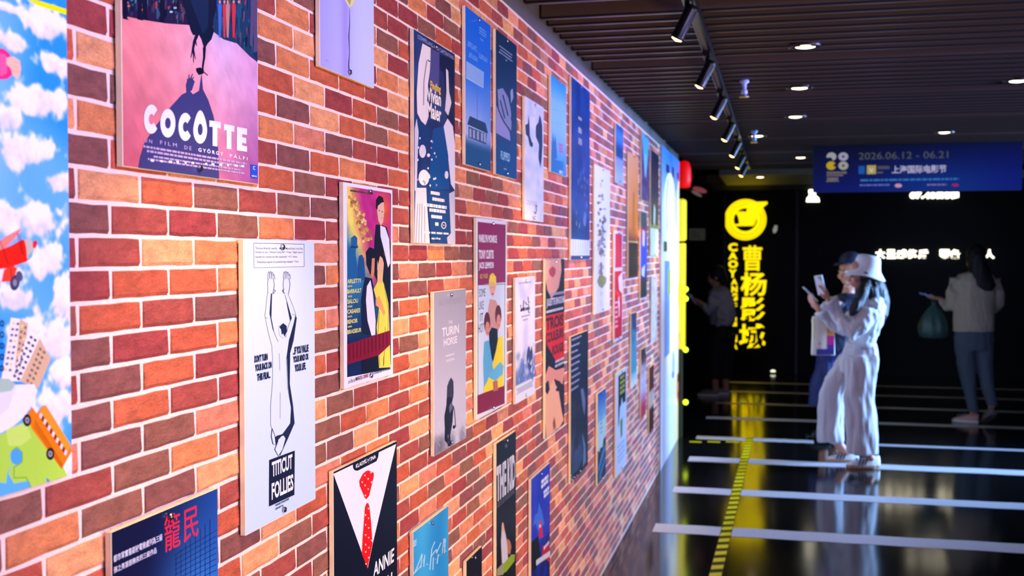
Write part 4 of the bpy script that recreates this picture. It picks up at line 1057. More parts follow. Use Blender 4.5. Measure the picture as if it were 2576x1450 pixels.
def art_pinkfig(a):
    a.grad(.002, .002, .998, .998, lambda u, v: mixc('3c2c30', 'd0b8c8', (v-.1)*3+nz(u*6, v*9)) if v < .5 else mixc('b8a8d0', 'b43048', (v-.6)*4), 6, 24)
poster(1613, 1626, 880, 1055, 'small pink and brown figure poster low beyond the teal one', art_pinkfig, 'a88090')

def art_brown(a):
    a.grad(.002, .002, .998, .998, lambda u, v: mixc('5c2420', '34180c', v) if abs(v-.5) > .1 else mixc('9080b0', 'c8a060', v), 5, 20)
poster(1634, 1646, 925, 1092, 'small dark brown poster with a pale middle, next to the display panel', art_brown, '4c2418')

def art_pattern(a):
    a.grad(.002, .002, .998, .998, lambda u, v: mixc('d8ccd0', 'b0a0a8', nz(u*9, v*14)*1.4+.4), 8, 30)
poster(1639, 1653, 697, 862, 'faint beige patterned poster next to the display panel', art_pattern, 'c8bcc4')

def art_shore(a):
    a.grad(.002, .002, .998, .998, lambda u, v: mixc('1c50b0', '7cc0e4', v*3) if v < .35 else mixc('9cd0e0', 'b8d8e0', v), 4, 20)
    a.uv(a.box).poly([(0, .62), (.25, .66), (.3, .62), (.6, .64), (.7, .56), (1, .55), (1, 1), (0, 1)], '14284c').line([(.1, .85), (.9, .66)], .08, '2c7cc0').line([(.2, .95), (.9, .8)], .08, '3c6ca8').bars(.3, .25, .6, .5, 5, '5c90b8', .4, 1, .5)
poster(1504, 1525, 991, 1221, 'small shore poster with sky over a dark blue coast', art_shore, '5ca0c8')

def art_figgreen(a):
    a.rect(0, 0, 1, 1, 'c4d0ec').rect(.22, .04, .92, .35, '1c2420').bars(.35, .06, .85, .26, 4, 'a8ac3c', .6, 2, .25)
    a.poly([(.4, .42), (.55, .27), (.7, .4), (.75, .55), (.4, .6)], 'b4d0e8').poly([(.4, .5), (.62, .48), (.6, .66), (.45, .68)], '5c7c3c').poly([(.22, .3), (.4, .3), (.3, .5), (.22, .55)], '182420').bars(.15, .72, .85, .92, 4, '8ca8d4', .5, 4, .2)
poster(1550, 1577, 941, 1201, 'white-bordered poster with dark green top and yellow text', art_figgreen, 'c4d0ec')
# ================================================================== TRACK LIGHTS
m_black = mat('black metal', (16, 17, 20), .3, metal=.4)
m_warm = mat('warm lamp lens', (255, 220, 150), .4, emit=(255, 205, 110), estr=14)
TX = -.285
root = empty('ceiling_track', (TX, 6.6, 2.45)); tag(root, 'long black lighting track hung under the ceiling slats, parallel to the brick wall', 'track')
box('rail', (-.019, -5.6, -.012), (.019, 4.4, .02), m_black, root, .003)
box('rail_groove', (-.006, -5.6, -.0135), (.006, 4.4, -.0115), mat('copper conductor', (90, 70, 60), .4), root)
for y in (-5, -3.2, -1.4, .4, 2.2, 4.0):
    box('hanger', (-.006, y-.006, .018), (.006, y+.006, .06), m_black, root)
def spotlight(first=None):
    o = empty('track_spotlight'); 
    box('adapter', (-.016, -.06, -.035), (.016, .06, -.0125), m_black, o, .003)
    bm = bmesh.new(); add_lathe(bm, [(.008, -.075), (.008, -.035)], 12); from_bm('stem', bm, m_black, o, True)
    d = Vector((-.46, .12, -.88)).normalized()
    rot = d.to_track_quat('Z', 'Y').to_matrix()
    c = Vector((0, 0, -.085))
    bm = bmesh.new(); add_lathe(bm, [(.010, -.045), (.018, -.042), (.021, -.03), (.021, .060), (.023, .063), (.023, .070), (.020, .070), (.019, .062), (.002, .060)], 24, origin=c, axis=rot)
    from_bm('housing', bm, m_black, o, True)
    bm = bmesh.new(); add_lathe(bm, [(.019, .0635), (.0165, .073), (.001, .078)], 24, origin=c, axis=rot)
    from_bm('lens', bm, m_warm, o, True)
    return o, c+d*.085
ys = [1.38, 2.47, 3.57, 4.60, 5.66, 6.78, 7.90, 9.0, 9.9]
where = ['first of the row, above the nearest bricks', 'second along the track, just out over the near bricks', 'largest in view, high above the upper posters', 'next after the largest one', 'third in view along the track', 'fourth in view along the track', 'fifth in view, above the lit display', 'sixth in view, past the display', 'last one at the far end of the track']
proto = None
for i, y in enumerate(ys):
    if proto is None: o, lp = spotlight(); proto = o
    else:
        o = proto.copy(); COL.objects.link(o)
        for ch in proto.children:
            c = ch.copy(); COL.objects.link(c); c.parent = o
    o.location = (TX, y, 2.45)
    tag(o, 'black track spotlight with warm lens, '+where[i], 'spotlight', 'spotlights along the ceiling track')
    l = bpy.data.lights.new('spot', 'SPOT'); l.energy = 58 if i < 8 else 24; l.color = (1.0, .63, .28); l.spot_size = math.radians(56); l.spot_blend = .75; l.shadow_soft_size = .022
    s = bpy.data.objects.new('spot_beam', l); COL.objects.link(s)
    p = Vector((TX, y, 2.45))+lp; s.location = p
    s.rotation_euler = (Vector((XW, y+.27, 1.02))-p).to_track_quat('-Z', 'Y').to_euler()

# ================================================================== DOWNLIGHTS
m_ring = mat('downlight trim', (70, 66, 64), .35, metal=.6)
m_glow = mat('downlight lamp', (255, 240, 210), .4, emit=(255, 226, 170), estr=14)
dl = empty('downlight')
bm = bmesh.new(); add_lathe(bm, [(.052, .0), (.068, -.004), (.070, .0), (.068, .03), (.052, .03)], 32)
ring = from_bm('trim_ring', bm, m_ring, dl, True)
bm = bmesh.new(); add_lathe(bm, [(.051, .012), (.04, -.0), (.02, -.004), (.001, -.005)], 28); lens = from_bm('lamp', bm, m_glow, dl, True)
dls = [((.105, 4.83), 'round recessed downlight, biggest in view'), ((.103, 6.02), 'round recessed downlight, next behind the biggest one'), ((.10, 7.27), 'round recessed downlight, third behind the biggest one'),
       ((-.154, 8.38), 'round recessed downlight close to the far end of the track'), ((.19, 10.33), 'round recessed downlight just left of the blue banner'),
       ((-.19, 12.1), 'round recessed downlight under the pale soffit box'), ((-.28, 13.9), 'small downlight behind the soffit, above the yellow sign'),
       ((1.16, 6.03), 'round downlight at the right edge of the ceiling'), ((1.143, 8.445), 'round downlight above the middle of the blue banner')]
for i, ((x, y), lb) in enumerate(dls):
    if i == 0: o = dl
    else:
        o = dl.copy(); COL.objects.link(o)
        for ch in (ring, lens):
            c = ch.copy(); COL.objects.link(c); c.parent = o
    o.location = (x, y, 2.44-.004 if i == 5 else ZC)
    tag(o, lb, 'downlight', 'round downlights in the slatted ceiling')
    l = bpy.data.lights.new('down', 'SPOT'); l.energy = 5; l.color = (1, .85, .62); l.spot_size = math.radians(80); l.spot_blend = .8; l.shadow_soft_size = .04
    s = bpy.data.objects.new('down_beam', l); COL.objects.link(s); s.location = (x, y, o.location.z-.02)
# ================================================================== LIT DISPLAY PANEL past the bricks
m_lit = ink_material('backlit print', .35, emit=.42, tex=.0)
m_sidew = mat('white panel side', (200, 205, 225), .5)
P0 = on_z(1658, 1190, 0); P1 = on_z(1692, 1136, 0); P2 = on_z(1711, 1105, 0)
root = empty('display_panel', (P0.x-.1, P0.y, 0)); tag(root, 'backlit blue and cream display panel standing past the end of the brick wall', 'display')
Xd = XW+.012
yA, yB, yC = P0.y, P1.y, P2.y
box('panel_body', (Xd-.12-root.location.x, Y1+.001-root.location.y, 0), (Xd-.001-root.location.x, yC-root.location.y, 2.43), m_sidew, root)
a = Art('x', Xd); a.step = 6e-5; a.box = (Y1+.002, yC, 2.43, .005)
a.uvm = a.box
def disp(u, v):
    c = mixc('3f7ee0', 'a8b8e8', max(0, min(1, (v-.03)*7)))
    c = mixc(c, 'f4ecd0', max(0, min(1, (v-.11)*8))*max(0, min(1, .2+u*2.0)))
    lav = 'b9c6ea'
    c = mixc(c, lav, max(0, 1-u*3.4)*max(0, min(1, (v-.18)*3)))
    c = mixc(c, mixc('b4c4ea', 'd8cc98', max(0, min(1, (u-.45)*2.4))), max(0, min(1, (v-.62)*6)))
    return c
a.grad(0, 0, 1, 1, disp, 20, 50)
a.uvm = None; a.zoom(1640, 340, 3.8185)
for x0, y0, x1, y1 in ((135, 270, 168, 355), (192, 298, 213, 405), (238, 352, 258, 432)): a.rect(x0, y0, x1, y1, '1c2c58')
for cx, cy, rx, ry in ((170, 630, 52, 270), (262, 690, 40, 250)):
    a.oval(cx, cy, rx, ry, 'f2e6bc'); 
for cx in (148, 240): a.line([(cx+8, 420), (cx-6, 560), (cx-10, 700), (cx+2, 900)], 9, 'a08a60')
a.rect(112, 1020, 146, 1120, '4a4a24')
a.zoom(1640, 700, 2.788)
a.rect(90, -120, 128, 560, '6c8ad4'); a.rect(112, -60, 132, 120, '8c9c40')
a.oval(190, 120, 12, 95, 'e8a088'); a.oval(190, 440, 10, 90, '8c9cd0'); a.oval(150, 600, 10, 100, '98a8c8'); a.oval(184, 770, 11, 110, 'c8845c')
for y in (400, 480): a.oval(188, y, 6, 22, '3c58b0')
a.oval(146, 680, 6, 26, '3c58c8'); a.oval(182, 700, 6, 30, '704028'); a.oval(182, 820, 5, 26, 'c03c3c')
o = a.build('backlit_print', m_lit, root); o.data.transform(Matrix.Translation(-root.location))
# yellow glowing column at the panel's far end
m_yel = mat('yellow light box', (250, 230, 40), .4, emit=(235, 215, 20), estr=.62)
m_led = mat('green-yellow led', (220, 255, 40), .4, emit=(215, 235, 10), estr=2.2)
Yc = yC+.02
root = empty('yellow_light_column', (XW+.06, Yc+.1, 0)); tag(root, 'narrow yellow glowing column right behind the display panel edge', 'light column')
def yz(px, py): p = on_y(px, py, Yc); return p
x0 = XW-.1; x1 = yz(1731, 700).x-.035
box('lower_box', (x0-root.location.x, -.1, 0), (x1-.02-root.location.x, .1, yz(1731, 880).z), mat('dark olive casing', (52, 50, 18), .5), root, .004)
box('light_box', (x0-root.location.x, -.1, yz(1731, 880).z+.001), (x1-root.location.x, .1, yz(1731, 612).z), m_yel, root, .01)
box('upper_light_box', (x0-root.location.x, -.1, yz(1731, 606).z), (x1+.005-root.location.x, .1, yz(1731, 500).z), m_yel, root, .02)
for py in (728, 752, 880, 1012):
    bm = bmesh.new(); p = yz(1725, py); add_ball(bm, (p.x-root.location.x, -.115, p.z), .024, 12); from_bm('led_bead', bm, m_led, root, True)
# red lantern box above
p = on_y(1721, 440, yC+.35)
root = empty('red_sign_box', p); tag(root, 'small glowing red sign box high beside the display panel', 'sign')
m_redl = mat('red light box', (220, 10, 10), .5, emit=(225, 8, 8), estr=.8)
bm = bmesh.new(); add_lathe(bm, [(.02, -.12), (.055, -.11), (.066, -.04), (.062, .05), (.045, .11), (.01, .125)], 20); from_bm('shade', bm, m_redl, root, True)
box('hanger', (-.004, -.004, .12), (.004, .004, 2.86-p.z), m_black, root)

# ================================================================== YELLOW CINEMA SIGN on the end wall
m_sign = mat('yellow neon face', (255, 230, 0), .4, emit=(255, 226, 0), estr=1.25)
YS = YE-.07
def letters(t, box_, m, Y, parent, name, bold=0., depth=.03, shear=0.):
    vs, ts = text_tris(t, bold, shear)
    x0, y0, x1, y1 = box_
    p = on_y(x0, y1, Y); q = on_y(x1, y1, Y); r_ = on_y(x0, y0, Y)
    w_, h_ = q.x-p.x, r_.z-p.z
    bm = bmesh.new()
    V = [bm.verts.new((p.x+u*w_, Y, p.z+v*h_)) for u, v in vs]
    for tr in ts:
        try: bm.faces.new([V[i] for i in tr])
        except ValueError: pass
    r = bmesh.ops.extrude_face_region(bm, geom=bm.faces[:])
    for v in [g for g in r['geom'] if isinstance(g, bmesh.types.BMVert)]: v.co.y += depth
    bmesh.ops.recalc_face_normals(bm, faces=bm.faces)
    if parent is not None:
        for v in bm.verts: v.co -= parent.location
    return from_bm(name, bm, m, parent)
def flat_shape(pts, m, Y, parent, name, depth=.03):
    P = [on_y(x, y, Y) for x, y in pts]
    bm = bmesh.new(); V = [bm.verts.new(p) for p in P]
    for t in tessellate_polygon([P]): bm.faces.new([V[i] for i in t])
    r = bmesh.ops.extrude_face_region(bm, geom=bm.faces[:])
    for v in [g for g in r['geom'] if isinstance(g, bmesh.types.BMVert)]: v.co.y += depth
    bmesh.ops.recalc_face_normals(bm, faces=bm.faces)
    for v in bm.verts: v.co -= parent.location
    return from_bm(name, bm, m, parent)
c = on_y(1875, 553, YS)
root = empty('round_emblem', c); tag(root, 'round yellow glowing emblem with a bird shape above the vertical sign', 'sign', )
R = on_y(1928, 553, YS).x-c.x
bm = bmesh.new()
for r0, r1 in ((.56, .735), (.76, .895), (.92, 1.0)):
    rings = []
    for r_, y_ in ((r0, .03), (r0, 0), (r1, 0), (r1, .03)):
        rings.append([bm.verts.new((math.cos(2*PI*k/48)*R*r_, y_, math.sin(2*PI*k/48)*R*r_)) for k in range(48)])
    for i in range(4):
        A, B = rings[i], rings[(i+1) % 4]
        for k in range(48): bm.faces.new((A[k], A[(k+1) % 48], B[(k+1) % 48], B[k]))
bmesh.ops.recalc_face_normals(bm, faces=bm.faces)
from_bm('ring', bm, m_sign, root)
E = lambda pts: [(1800+x/3.45, 480+y/3.45) for x, y in pts]
flat_shape(E([(165, 296), (172, 290), (200, 290), (206, 275), (196, 225), (176, 195), (190, 183), (235, 180), (262, 186), (275, 160), (300, 128), (345, 98), (448, 94), (452, 112), (405, 150), (372, 175), (362, 225), (338, 295), (325, 306), (180, 307)]), m_sign, YS-.012, root, 'bird_shape')
root = empty('vertical_sign', on_y(1845, 880, YS)); tag(root, 'vertical yellow glowing sign of four large Chinese characters and small Latin letters', 'sign')
for t, y0, y1, x0, x1 in (('曹', 618, 682, 1868, 1917), ('杨', 685, 745, 1863, 1928), ('影', 748, 809, 1863, 1924), ('城', 815, 876, 1859, 1925)):
    letters(t, (x0, y0, x1, y1), m_sign, YS, root, 'character', .014 if t == '曹' else .022)
for t, y0, y1, x0, x1 in (('C', 612, 633, 1832, 1855), ('A', 635, 653, 1832, 1855), ('O', 655, 675, 1832, 1856), ('Y', 678, 699, 1833, 1853), ('A', 702, 717, 1839, 1855), ('N', 720, 736, 1840, 1855), ('G', 738, 757, 1840, 1855), ('C', 762, 772, 1840, 1854), ('I', 790, 796, 1843, 1849), ('N', 799, 808, 1842, 1853), ('E', 811, 821, 1843, 1854), ('M', 826, 838, 1842, 1854), ('A', 841, 860, 1841, 1855)):
    if t == 'A' and y0 == 841: y0, y1 = 864, 879
    if t == 'M': y0, y1 = 844, 861
    letters(t, (x0, y0, x1, y1), m_sign, YS, root, 'letter', .05)

# ================================================================== WHITE LED LETTERS on the end wall
m_wled = mat('warm white led', (255, 250, 235), .4, emit=(255, 246, 220), estr=3.2)
root = empty('led_text_line', on_y(2205, 652, YS)); tag(root, 'long row of white glowing Chinese characters at head height on the end wall', 'sign')
x = 2202
for t, x in (('大', 2202), ('圣', 2230), ('威', 2256), ('修', 2283), ('后', 2310), ('要', 2364), ('备', 2391), ('中', 2434), ('人', 2477)):
    if t == '中': continue
    letters(t, (x, 628, x+25, 651), m_wled, YS, root, 'character', .045)
root = empty('led_clock_text', on_y(2290, 500, YS)); tag(root, 'short white glowing number and character line just under the blue banner', 'sign')
for t, x, w_ in (('0', 2289, 16), ('7', 2304, 15), ('.', 2318, 6), ('4', 2325, 14), ('0', 2339, 16), ('日', 2357, 16), ('期', 2375, 17), ('間', 2394, 18)):
    letters(t, (x, 484 if t != '.' else 494, x+w_, 500), m_wled, YS, root, 'character', .05)
# white lamp sign, left of the banner's foot
root = empty('white_lamp', on_y(2045, 505, YS)); tag(root, 'white glowing figure-shaped lamp just under the left corner of the blue banner', 'lamp')
flat_shape([(2028, 508), (2030, 498), (2036, 492), (2034, 480), (2038, 474), (2046, 475), (2052, 482), (2052, 492), (2060, 498), (2062, 508)], m_wled, YS, root, 'glowing_shape', .05)
root = empty('wall_lamp', on_y(2045, 450, YS)); tag(root, 'small pale green-white lamp beside the left edge of the blue banner', 'lamp')
flat_shape([(2036, 436), (2048, 434), (2050, 458), (2037, 460)], mat('pale green lamp', (200, 255, 225), .4, emit=(190, 235, 205), estr=1.2), YS, root, 'glowing_shape', .04)

# ================================================================== BLUE BANNER hung from the ceiling
YBn = 9.3
pL = on_y(2046, 365, YBn); pR = on_y(2571, 478, YBn)
root = empty('hanging_banner', (pL.x, YBn, pR.z)); tag(root, 'wide dark blue festival banner hung across the hall under the ceiling slats', 'banner')
box('banner_board', (0, .004, 0), (pR.x-pL.x, .045, pL.z-pR.z), mat('banner board edge', (20, 24, 50), .5), root, .003)
for dx in (.15, pR.x-pL.x-.15): box('suspension_rod', (dx-.004, .02, pL.z-pR.z), (dx+.004, .028, pL.z-pR.z+.35), m_black, root)
a = Art('y', YBn); a.step = 2e-4
def bb(u, v):
    c = mixc('02062c', '041480', max(0, min(1, v*.9+(u-.3)*.5)))
    return mixc(c, '083c90', math.exp(-((u-.62)*3.2)**2-((v-1.0)*1.6)**2)*.8)
a.box = (pL.x, pR.x, pL.z, pR.z); a.uvm = a.box
a.grad(0, 0, 1, 1, bb, 40, 14); a.uvm = None
a.zoom(2040, 350, 6.779)
g1, ye = 'b4b2b8', 'd8b420'
def blob(cx, cy, rx, ry, c, miss=None):
    a.oval(cx, cy, rx, ry, c)
    if miss: a.poly(miss, '050c48')
blob(350, 300, 84, 72, g1, [(270, 320), (340, 312), (372, 350), (360, 385), (262, 380)])
a.oval(552, 300, 84, 72, 'b0b0c8', inner=.28); a.oval(552, 455, 84, 72, 'b4b4a8', inner=.28)
blob(345, 455, 84, 72, ye, [(372, 450), (432, 405), (440, 480), (400, 470)])
a.bars(262, 560, 620, 600, 2, '8c8478', .8, 3, .12); a.bars(262, 612, 560, 640, 1, '8c8478', .8, 4, .12); a.bars(262, 660, 480, 735, 3, '8c8478', .8, 5, .15)
a.text('2026.06.12 - 06.21', 815, 235, 2340, 352, '5c605c', .0)
a.rect(812, 460, 918, 598, '1860b8'); a.rect(955, 450, 1110, 600, 'c4b464'); a.poly([(985, 490), (1030, 520), (1075, 490), (1040, 575), (1020, 575)], 'e4dcb0')
a.bars(1125, 465, 1350, 520, 3, '7c7464', .6, 6, .12); a.bars(1125, 560, 1230, 590, 1, '7c7464', .8, 7, .2)
a.text('上海国际电影节', 1380, 455, 2310, 590, 'd0ccec', .02)
a.bars(805, 690, 2560, 725, 1, '3c84d0', .9, 8, .05)
a.bars(805, 775, 1380, 810, 1, '6c78c8', .8, 9, .1); a.oval(1490, 795, 62, 34, 'e0a8c8'); a.bars(1960, 770, 2330, 800, 1, '9c78b8', .8, 11, .16); a.oval(2460, 785, 60, 24, 'c01c70')
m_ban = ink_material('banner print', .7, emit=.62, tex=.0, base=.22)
o = a.build('banner_print', m_ban, root); o.data.transform(Matrix.Translation(-root.location))

# ================================================================== SMALL CEILING AND WALL FITTINGS
m_blu = mat('blue-lit white plastic', (170, 190, 240), .3)
for (px, py), lb in (((1872, 232), 'small white sprinkler head under the slats, between track and downlights'), ((1897, 350), 'tiny white ceiling fitting next to a downlight near the track end')):
    p = on_z(px, py, ZC-.06)
    o = empty('ceiling_sprinkler', (p.x, p.y, ZC)); tag(o, lb, 'sprinkler')
    bm = bmesh.new(); add_lathe(bm, [(.022, 0), (.024, -.012), (.012, -.02), (.010, -.045), (.016, -.05), (.016, -.07), (.004, -.075)], 16); from_bm('head', bm, m_blu, o, True)
    bm = bmesh.new(); add_lathe(bm, [(.026, -.082), (.026, -.085)], 12); from_bm('deflector', bm, m_chrome, o)
    box('yoke', (-.003, -.015, -.085), (.003, .015, -.07), m_chrome, o)
# grey plaque and dark furniture in the left distance
m_plaq = mat('grey plaque', (120, 118, 108), .5)
p0 = on_y(1733, 605, YS); p1 = on_y(1774, 575, YS)
root = empty('wall_plaque', (p0.x, YS, p0.z)); tag(root, 'dim grey rectangular plaque on the end wall left of the yellow sign', 'sign')
box('plate', (0, 0, 0), (p1.x-p0.x, .02, p1.z-p0.z), mat('dim plaque', (60, 60, 52), .5, emit=(60, 60, 50), estr=.35), root, .004)
for k in range(3): box('text_line', (.03, -.002, .04+k*.035), (p1.x-p0.x-.06-.02*k, 0, .052+k*.035), m_plaq, root)
p0 = on_y(1760, 478, 15.0)
root = empty('hanging_ornament', p0); tag(root, 'small pink and white ornament hanging in the dark beyond the display panel', 'ornament')
m_pink = mat('dim pink shade', (200, 110, 120), .5, emit=(190, 90, 100), estr=.35)
bm = bmesh.new(); add_ball(bm, (0, 0, 0), (.10, .03, .035), 14, Matrix.Rotation(.3, 3, 'Y')); from_bm('shade', bm, m_pink, root, True)
bm = bmesh.new(); add_ball(bm, (-.04, -.01, -.05), (.08, .02, .02), 12, Matrix.Rotation(.5, 3, 'Y')); from_bm('lower_shade', bm, mat('dim white shade', (190, 180, 180), .5, emit=(150, 140, 140), estr=.3), root, True)
box('cord', (-.003, -.003, .03), (.003, .003, 2.86-p0.z), m_black, root)
# floor uplight near the end wall, and a bright spot above it
root = empty('floor_uplight', on_z(1945, 922+8, 0)); tag(root, 'small bright floor uplight at the foot of the end wall right of the yellow sign', 'lamp')
root.location.y = min(root.location.y, YE-.1)
root.location.z = 0
bm = bmesh.new(); add_lathe(bm, [(.045, 0), (.045, .012), (.035, .02), (.01, .022)], 20); from_bm('housing', bm, m_black, root, True)
bm = bmesh.new(); add_ball(bm, (0, 0, .03), (.035, .035, .018), 14); from_bm('lens', bm, mat('white lens', (255, 255, 230), .4, emit=(235, 240, 205), estr=1.6), root, True)
root = empty('wall_sparkle_lamp', on_y(1950, 578, YS)); tag(root, 'tiny dim white wall lamp to the right of the round yellow emblem', 'lamp')
flat_shape([(1945, 586), (1944, 578), (1949, 567), (1956, 568), (1955, 580), (1950, 587)], mat('dim lamp', (200, 200, 190), .4, emit=(150, 150, 140), estr=.7), YS, root, 'glowing_shape', .02)
# dark pilaster left of the sign, glass door frames
m_fr = mat('dark frame metal', (28, 30, 33), .35, metal=.5)
pA = on_y(1822, 600, YE-.08)
tag(box('trim_3', (pA.x-.02, YE-.08, 0), (pA.x+.015, YE, 2.44), m_fr), 'thin dark vertical frame on the end wall', kind='structure')
pB = on_y(2005, 600, YE-.05)
tag(box('trim_4', (pB.x-.02, YE-.05, 0), (pB.x+.02, YE, 2.86), m_fr), 'thin dark vertical frame between sign and led text', kind='structure')

# ================================================================== HAZARD TAPE on the floor
m_ty = mat('yellow tape', (240, 225, 10), .35); m_tb = mat('black tape', (14, 14, 12), .3)
root = empty('hazard_tape', on_z(1810, 1440, 0)); tag(root, 'black and yellow striped tape running along the floor beside the yellow reflection', 'tape')
path = [on_z(x, y, 0) for x, y in ((1793, 1475), (1812, 1400), (1834, 1318), (1856, 1230), (1873, 1160), (1887, 1100))]
path = [Vector((p.x, p.y, 0)) for p in path]
# straight run: fit
pa, pb = path[0], path[-1]; d = (pb-pa).normalized(); nrm = Vector((d.y, -d.x, 0)); Lt = (pb-pa).length
hw = .033
bm = bmesh.new()
Q = [pa-nrm*hw, pa+nrm*hw, pb+nrm*hw, pb-nrm*hw]
V = [bm.verts.new((q.x, q.y, .0016)) for q in Q]; bm.faces.new(V)
for v in bm.verts: v.co -= root.location
from_bm('tape_strip', bm, m_tb, root)
bm = bmesh.new(); t = 0
while t < Lt-.08:
    A = pa+d*t; B = pa+d*(t+.075)
    Q = [A-nrm*hw*.9, A+nrm*hw*.9+d*.03, B+nrm*hw*.9+d*.03, B-nrm*hw*.9]
    V = [bm.verts.new((q.x-root.location.x, q.y-root.location.y, .0020)) for q in Q]; bm.faces.new(V); t += .14
from_bm('yellow_stripes', bm, m_ty, root)
root = empty('tape_line', on_z(1800, 1109, 0)); tag(root, 'short amber dashed tape across the floor at the far end of the striped tape', 'tape')
for px0, px1 in ((1735, 1765), (1780, 1812), (1826, 1860)):
    A = on_z(px0, 1112, 0); B = on_z(px1, 1112, 0)
    box('tape_dash', (A.x-root.location.x, A.y-.02-root.location.y, .0005), (B.x-root.location.x, A.y+.02-root.location.y, .002), m_ty, root)
# ================================================================== PEOPLE
m_skin = mat('skin', (214, 150, 122), .5, vary=.05)
m_hair = mat('black hair', (14, 14, 22), .38, bump=.6, bscale=140)
m_eye = mat('dark eye', (20, 14, 14), .2)
class Fig:
    """figure frame: x to the right in the hall, y away, z up; parts placed on the figure from their height and reach"""
    def __init__(s, name, px0, pyf, label, cat, group=None):
        s.z = EYE*FPX/(pyf-640.0); s.px0 = px0
        p = on_z(px0, pyf, 0); s.root = empty(name, (p.x, p.y, 0), YAW); tag(s.root, label, cat, group)
    def P(s, px, py, d=0.):
        k = (s.z+d)/FPX
        return Vector(((px-s.px0)*k+(s.px0-FW/2)/FPX*d, d, EYE-(py-640)*k))
    def chain(s, bm, pts, rad, seg=14, flat=None): return add_loft(bm, [s.P(*p) for p in pts], rad, seg, flat)
FX = (Vector((1, 0, 0)), Vector((0, 1, 0)))
def head(bm, c, face, tilt=0., s=1.):
    """skull, jaw, nose, lips, ears; face = unit vector the head looks along"""
    f = face.normalized(); up = Vector((0, 0, 1)); r = f.cross(up).normalized(); up = r.cross(f)
    R = Matrix((r, f, up)).transposed()
    def B(o, q): add_ball(bm, c+R@(Vector(o)*s), tuple(k*s for k in q), 14, R)
    B((0, -.012, .025), (.076, .094, .088)); B((0, .022, -.03), (.058, .066, .070)); B((0, .052, -.072), (.030, .030, .026))
    B((0, .084, .012), (.040, .016, .014)); B((0, .092, -.018), (.011, .016, .022)); B((0, .102, -.028), (.013, .012, .010))
    B((0, .084, -.052), (.022, .012, .006)); B((0, .082, -.062), (.019, .012, .007))
    for q in (-1, 1): B((q*.076, -.008, -.012), (.010, .020, .032)); B((q*.036, .066, -.028), (.024, .024, .026))
    return R
def eyes(c, R, parent, s=1.):
    for q in (-1, 1):
        bm = bmesh.new(); add_ball(bm, c+R@(Vector((q*.030, .080, .002))*s), (.011*s, .007*s, .006*s), 10, R); from_bm('eye', bm, m_eye, parent, True)
        bm = bmesh.new(); add_ball(bm, c+R@(Vector((q*.031, .090, .024))*s), (.018*s, .006*s, .004*s), 10, R); from_bm('eyebrow', bm, m_hair, parent, True)
def hand(bm, w, d, nrm, side=1, curl=.5, s=1., spread=.0):
    """palm, four fingers and a thumb; d = direction of the fingers, nrm = where the palm faces"""
    d = d.normalized(); nrm = (nrm-d*nrm.dot(d)).normalized(); t = d.cross(nrm).normalized()*side
    pc = w+d*.045*s
    R = Matrix((t, d, nrm)).transposed()
    add_ball(bm, pc, (.040*s, .050*s, .016*s), 14, R)
    add_ball(bm, w+d*.012*s, (.029*s, .034*s, .019*s), 12, R)
    for i, (o, ln) in enumerate(((-.031, .064), (-.0105, .078), (.0105, .082), (.031, .074))):
        base = w+d*.078*s+t*o*s
        dd = (d+t*(o*6*spread)).normalized(); p = base-d*.02*s; pts = [p, base]; a = 0
        for j, fr in enumerate((.42, .32, .26)):
            a += curl*(.55, .9, .6)[j]
            q = dd*math.cos(a)+nrm*math.sin(a); pts.append(pts[-1]+q*ln*fr*s)
        add_loft(bm, pts, [.0088*s, .009*s, .0085*s, .0075*s, .0062*s], 8)
    b = w+d*.022*s+t*.026*s
    q1 = (d*.65+t*.75+nrm*.15).normalized(); q2 = (d*.9+t*.2+nrm*.35*(1+curl)).normalized()
    add_loft(bm, [b-q1*.015*s, b+q1*.028*s, b+q1*.03*s+q2*.026*s, b+q1*.03*s+q2*.05*s], [.013*s, .0115*s, .0095*s, .0075*s], 8)
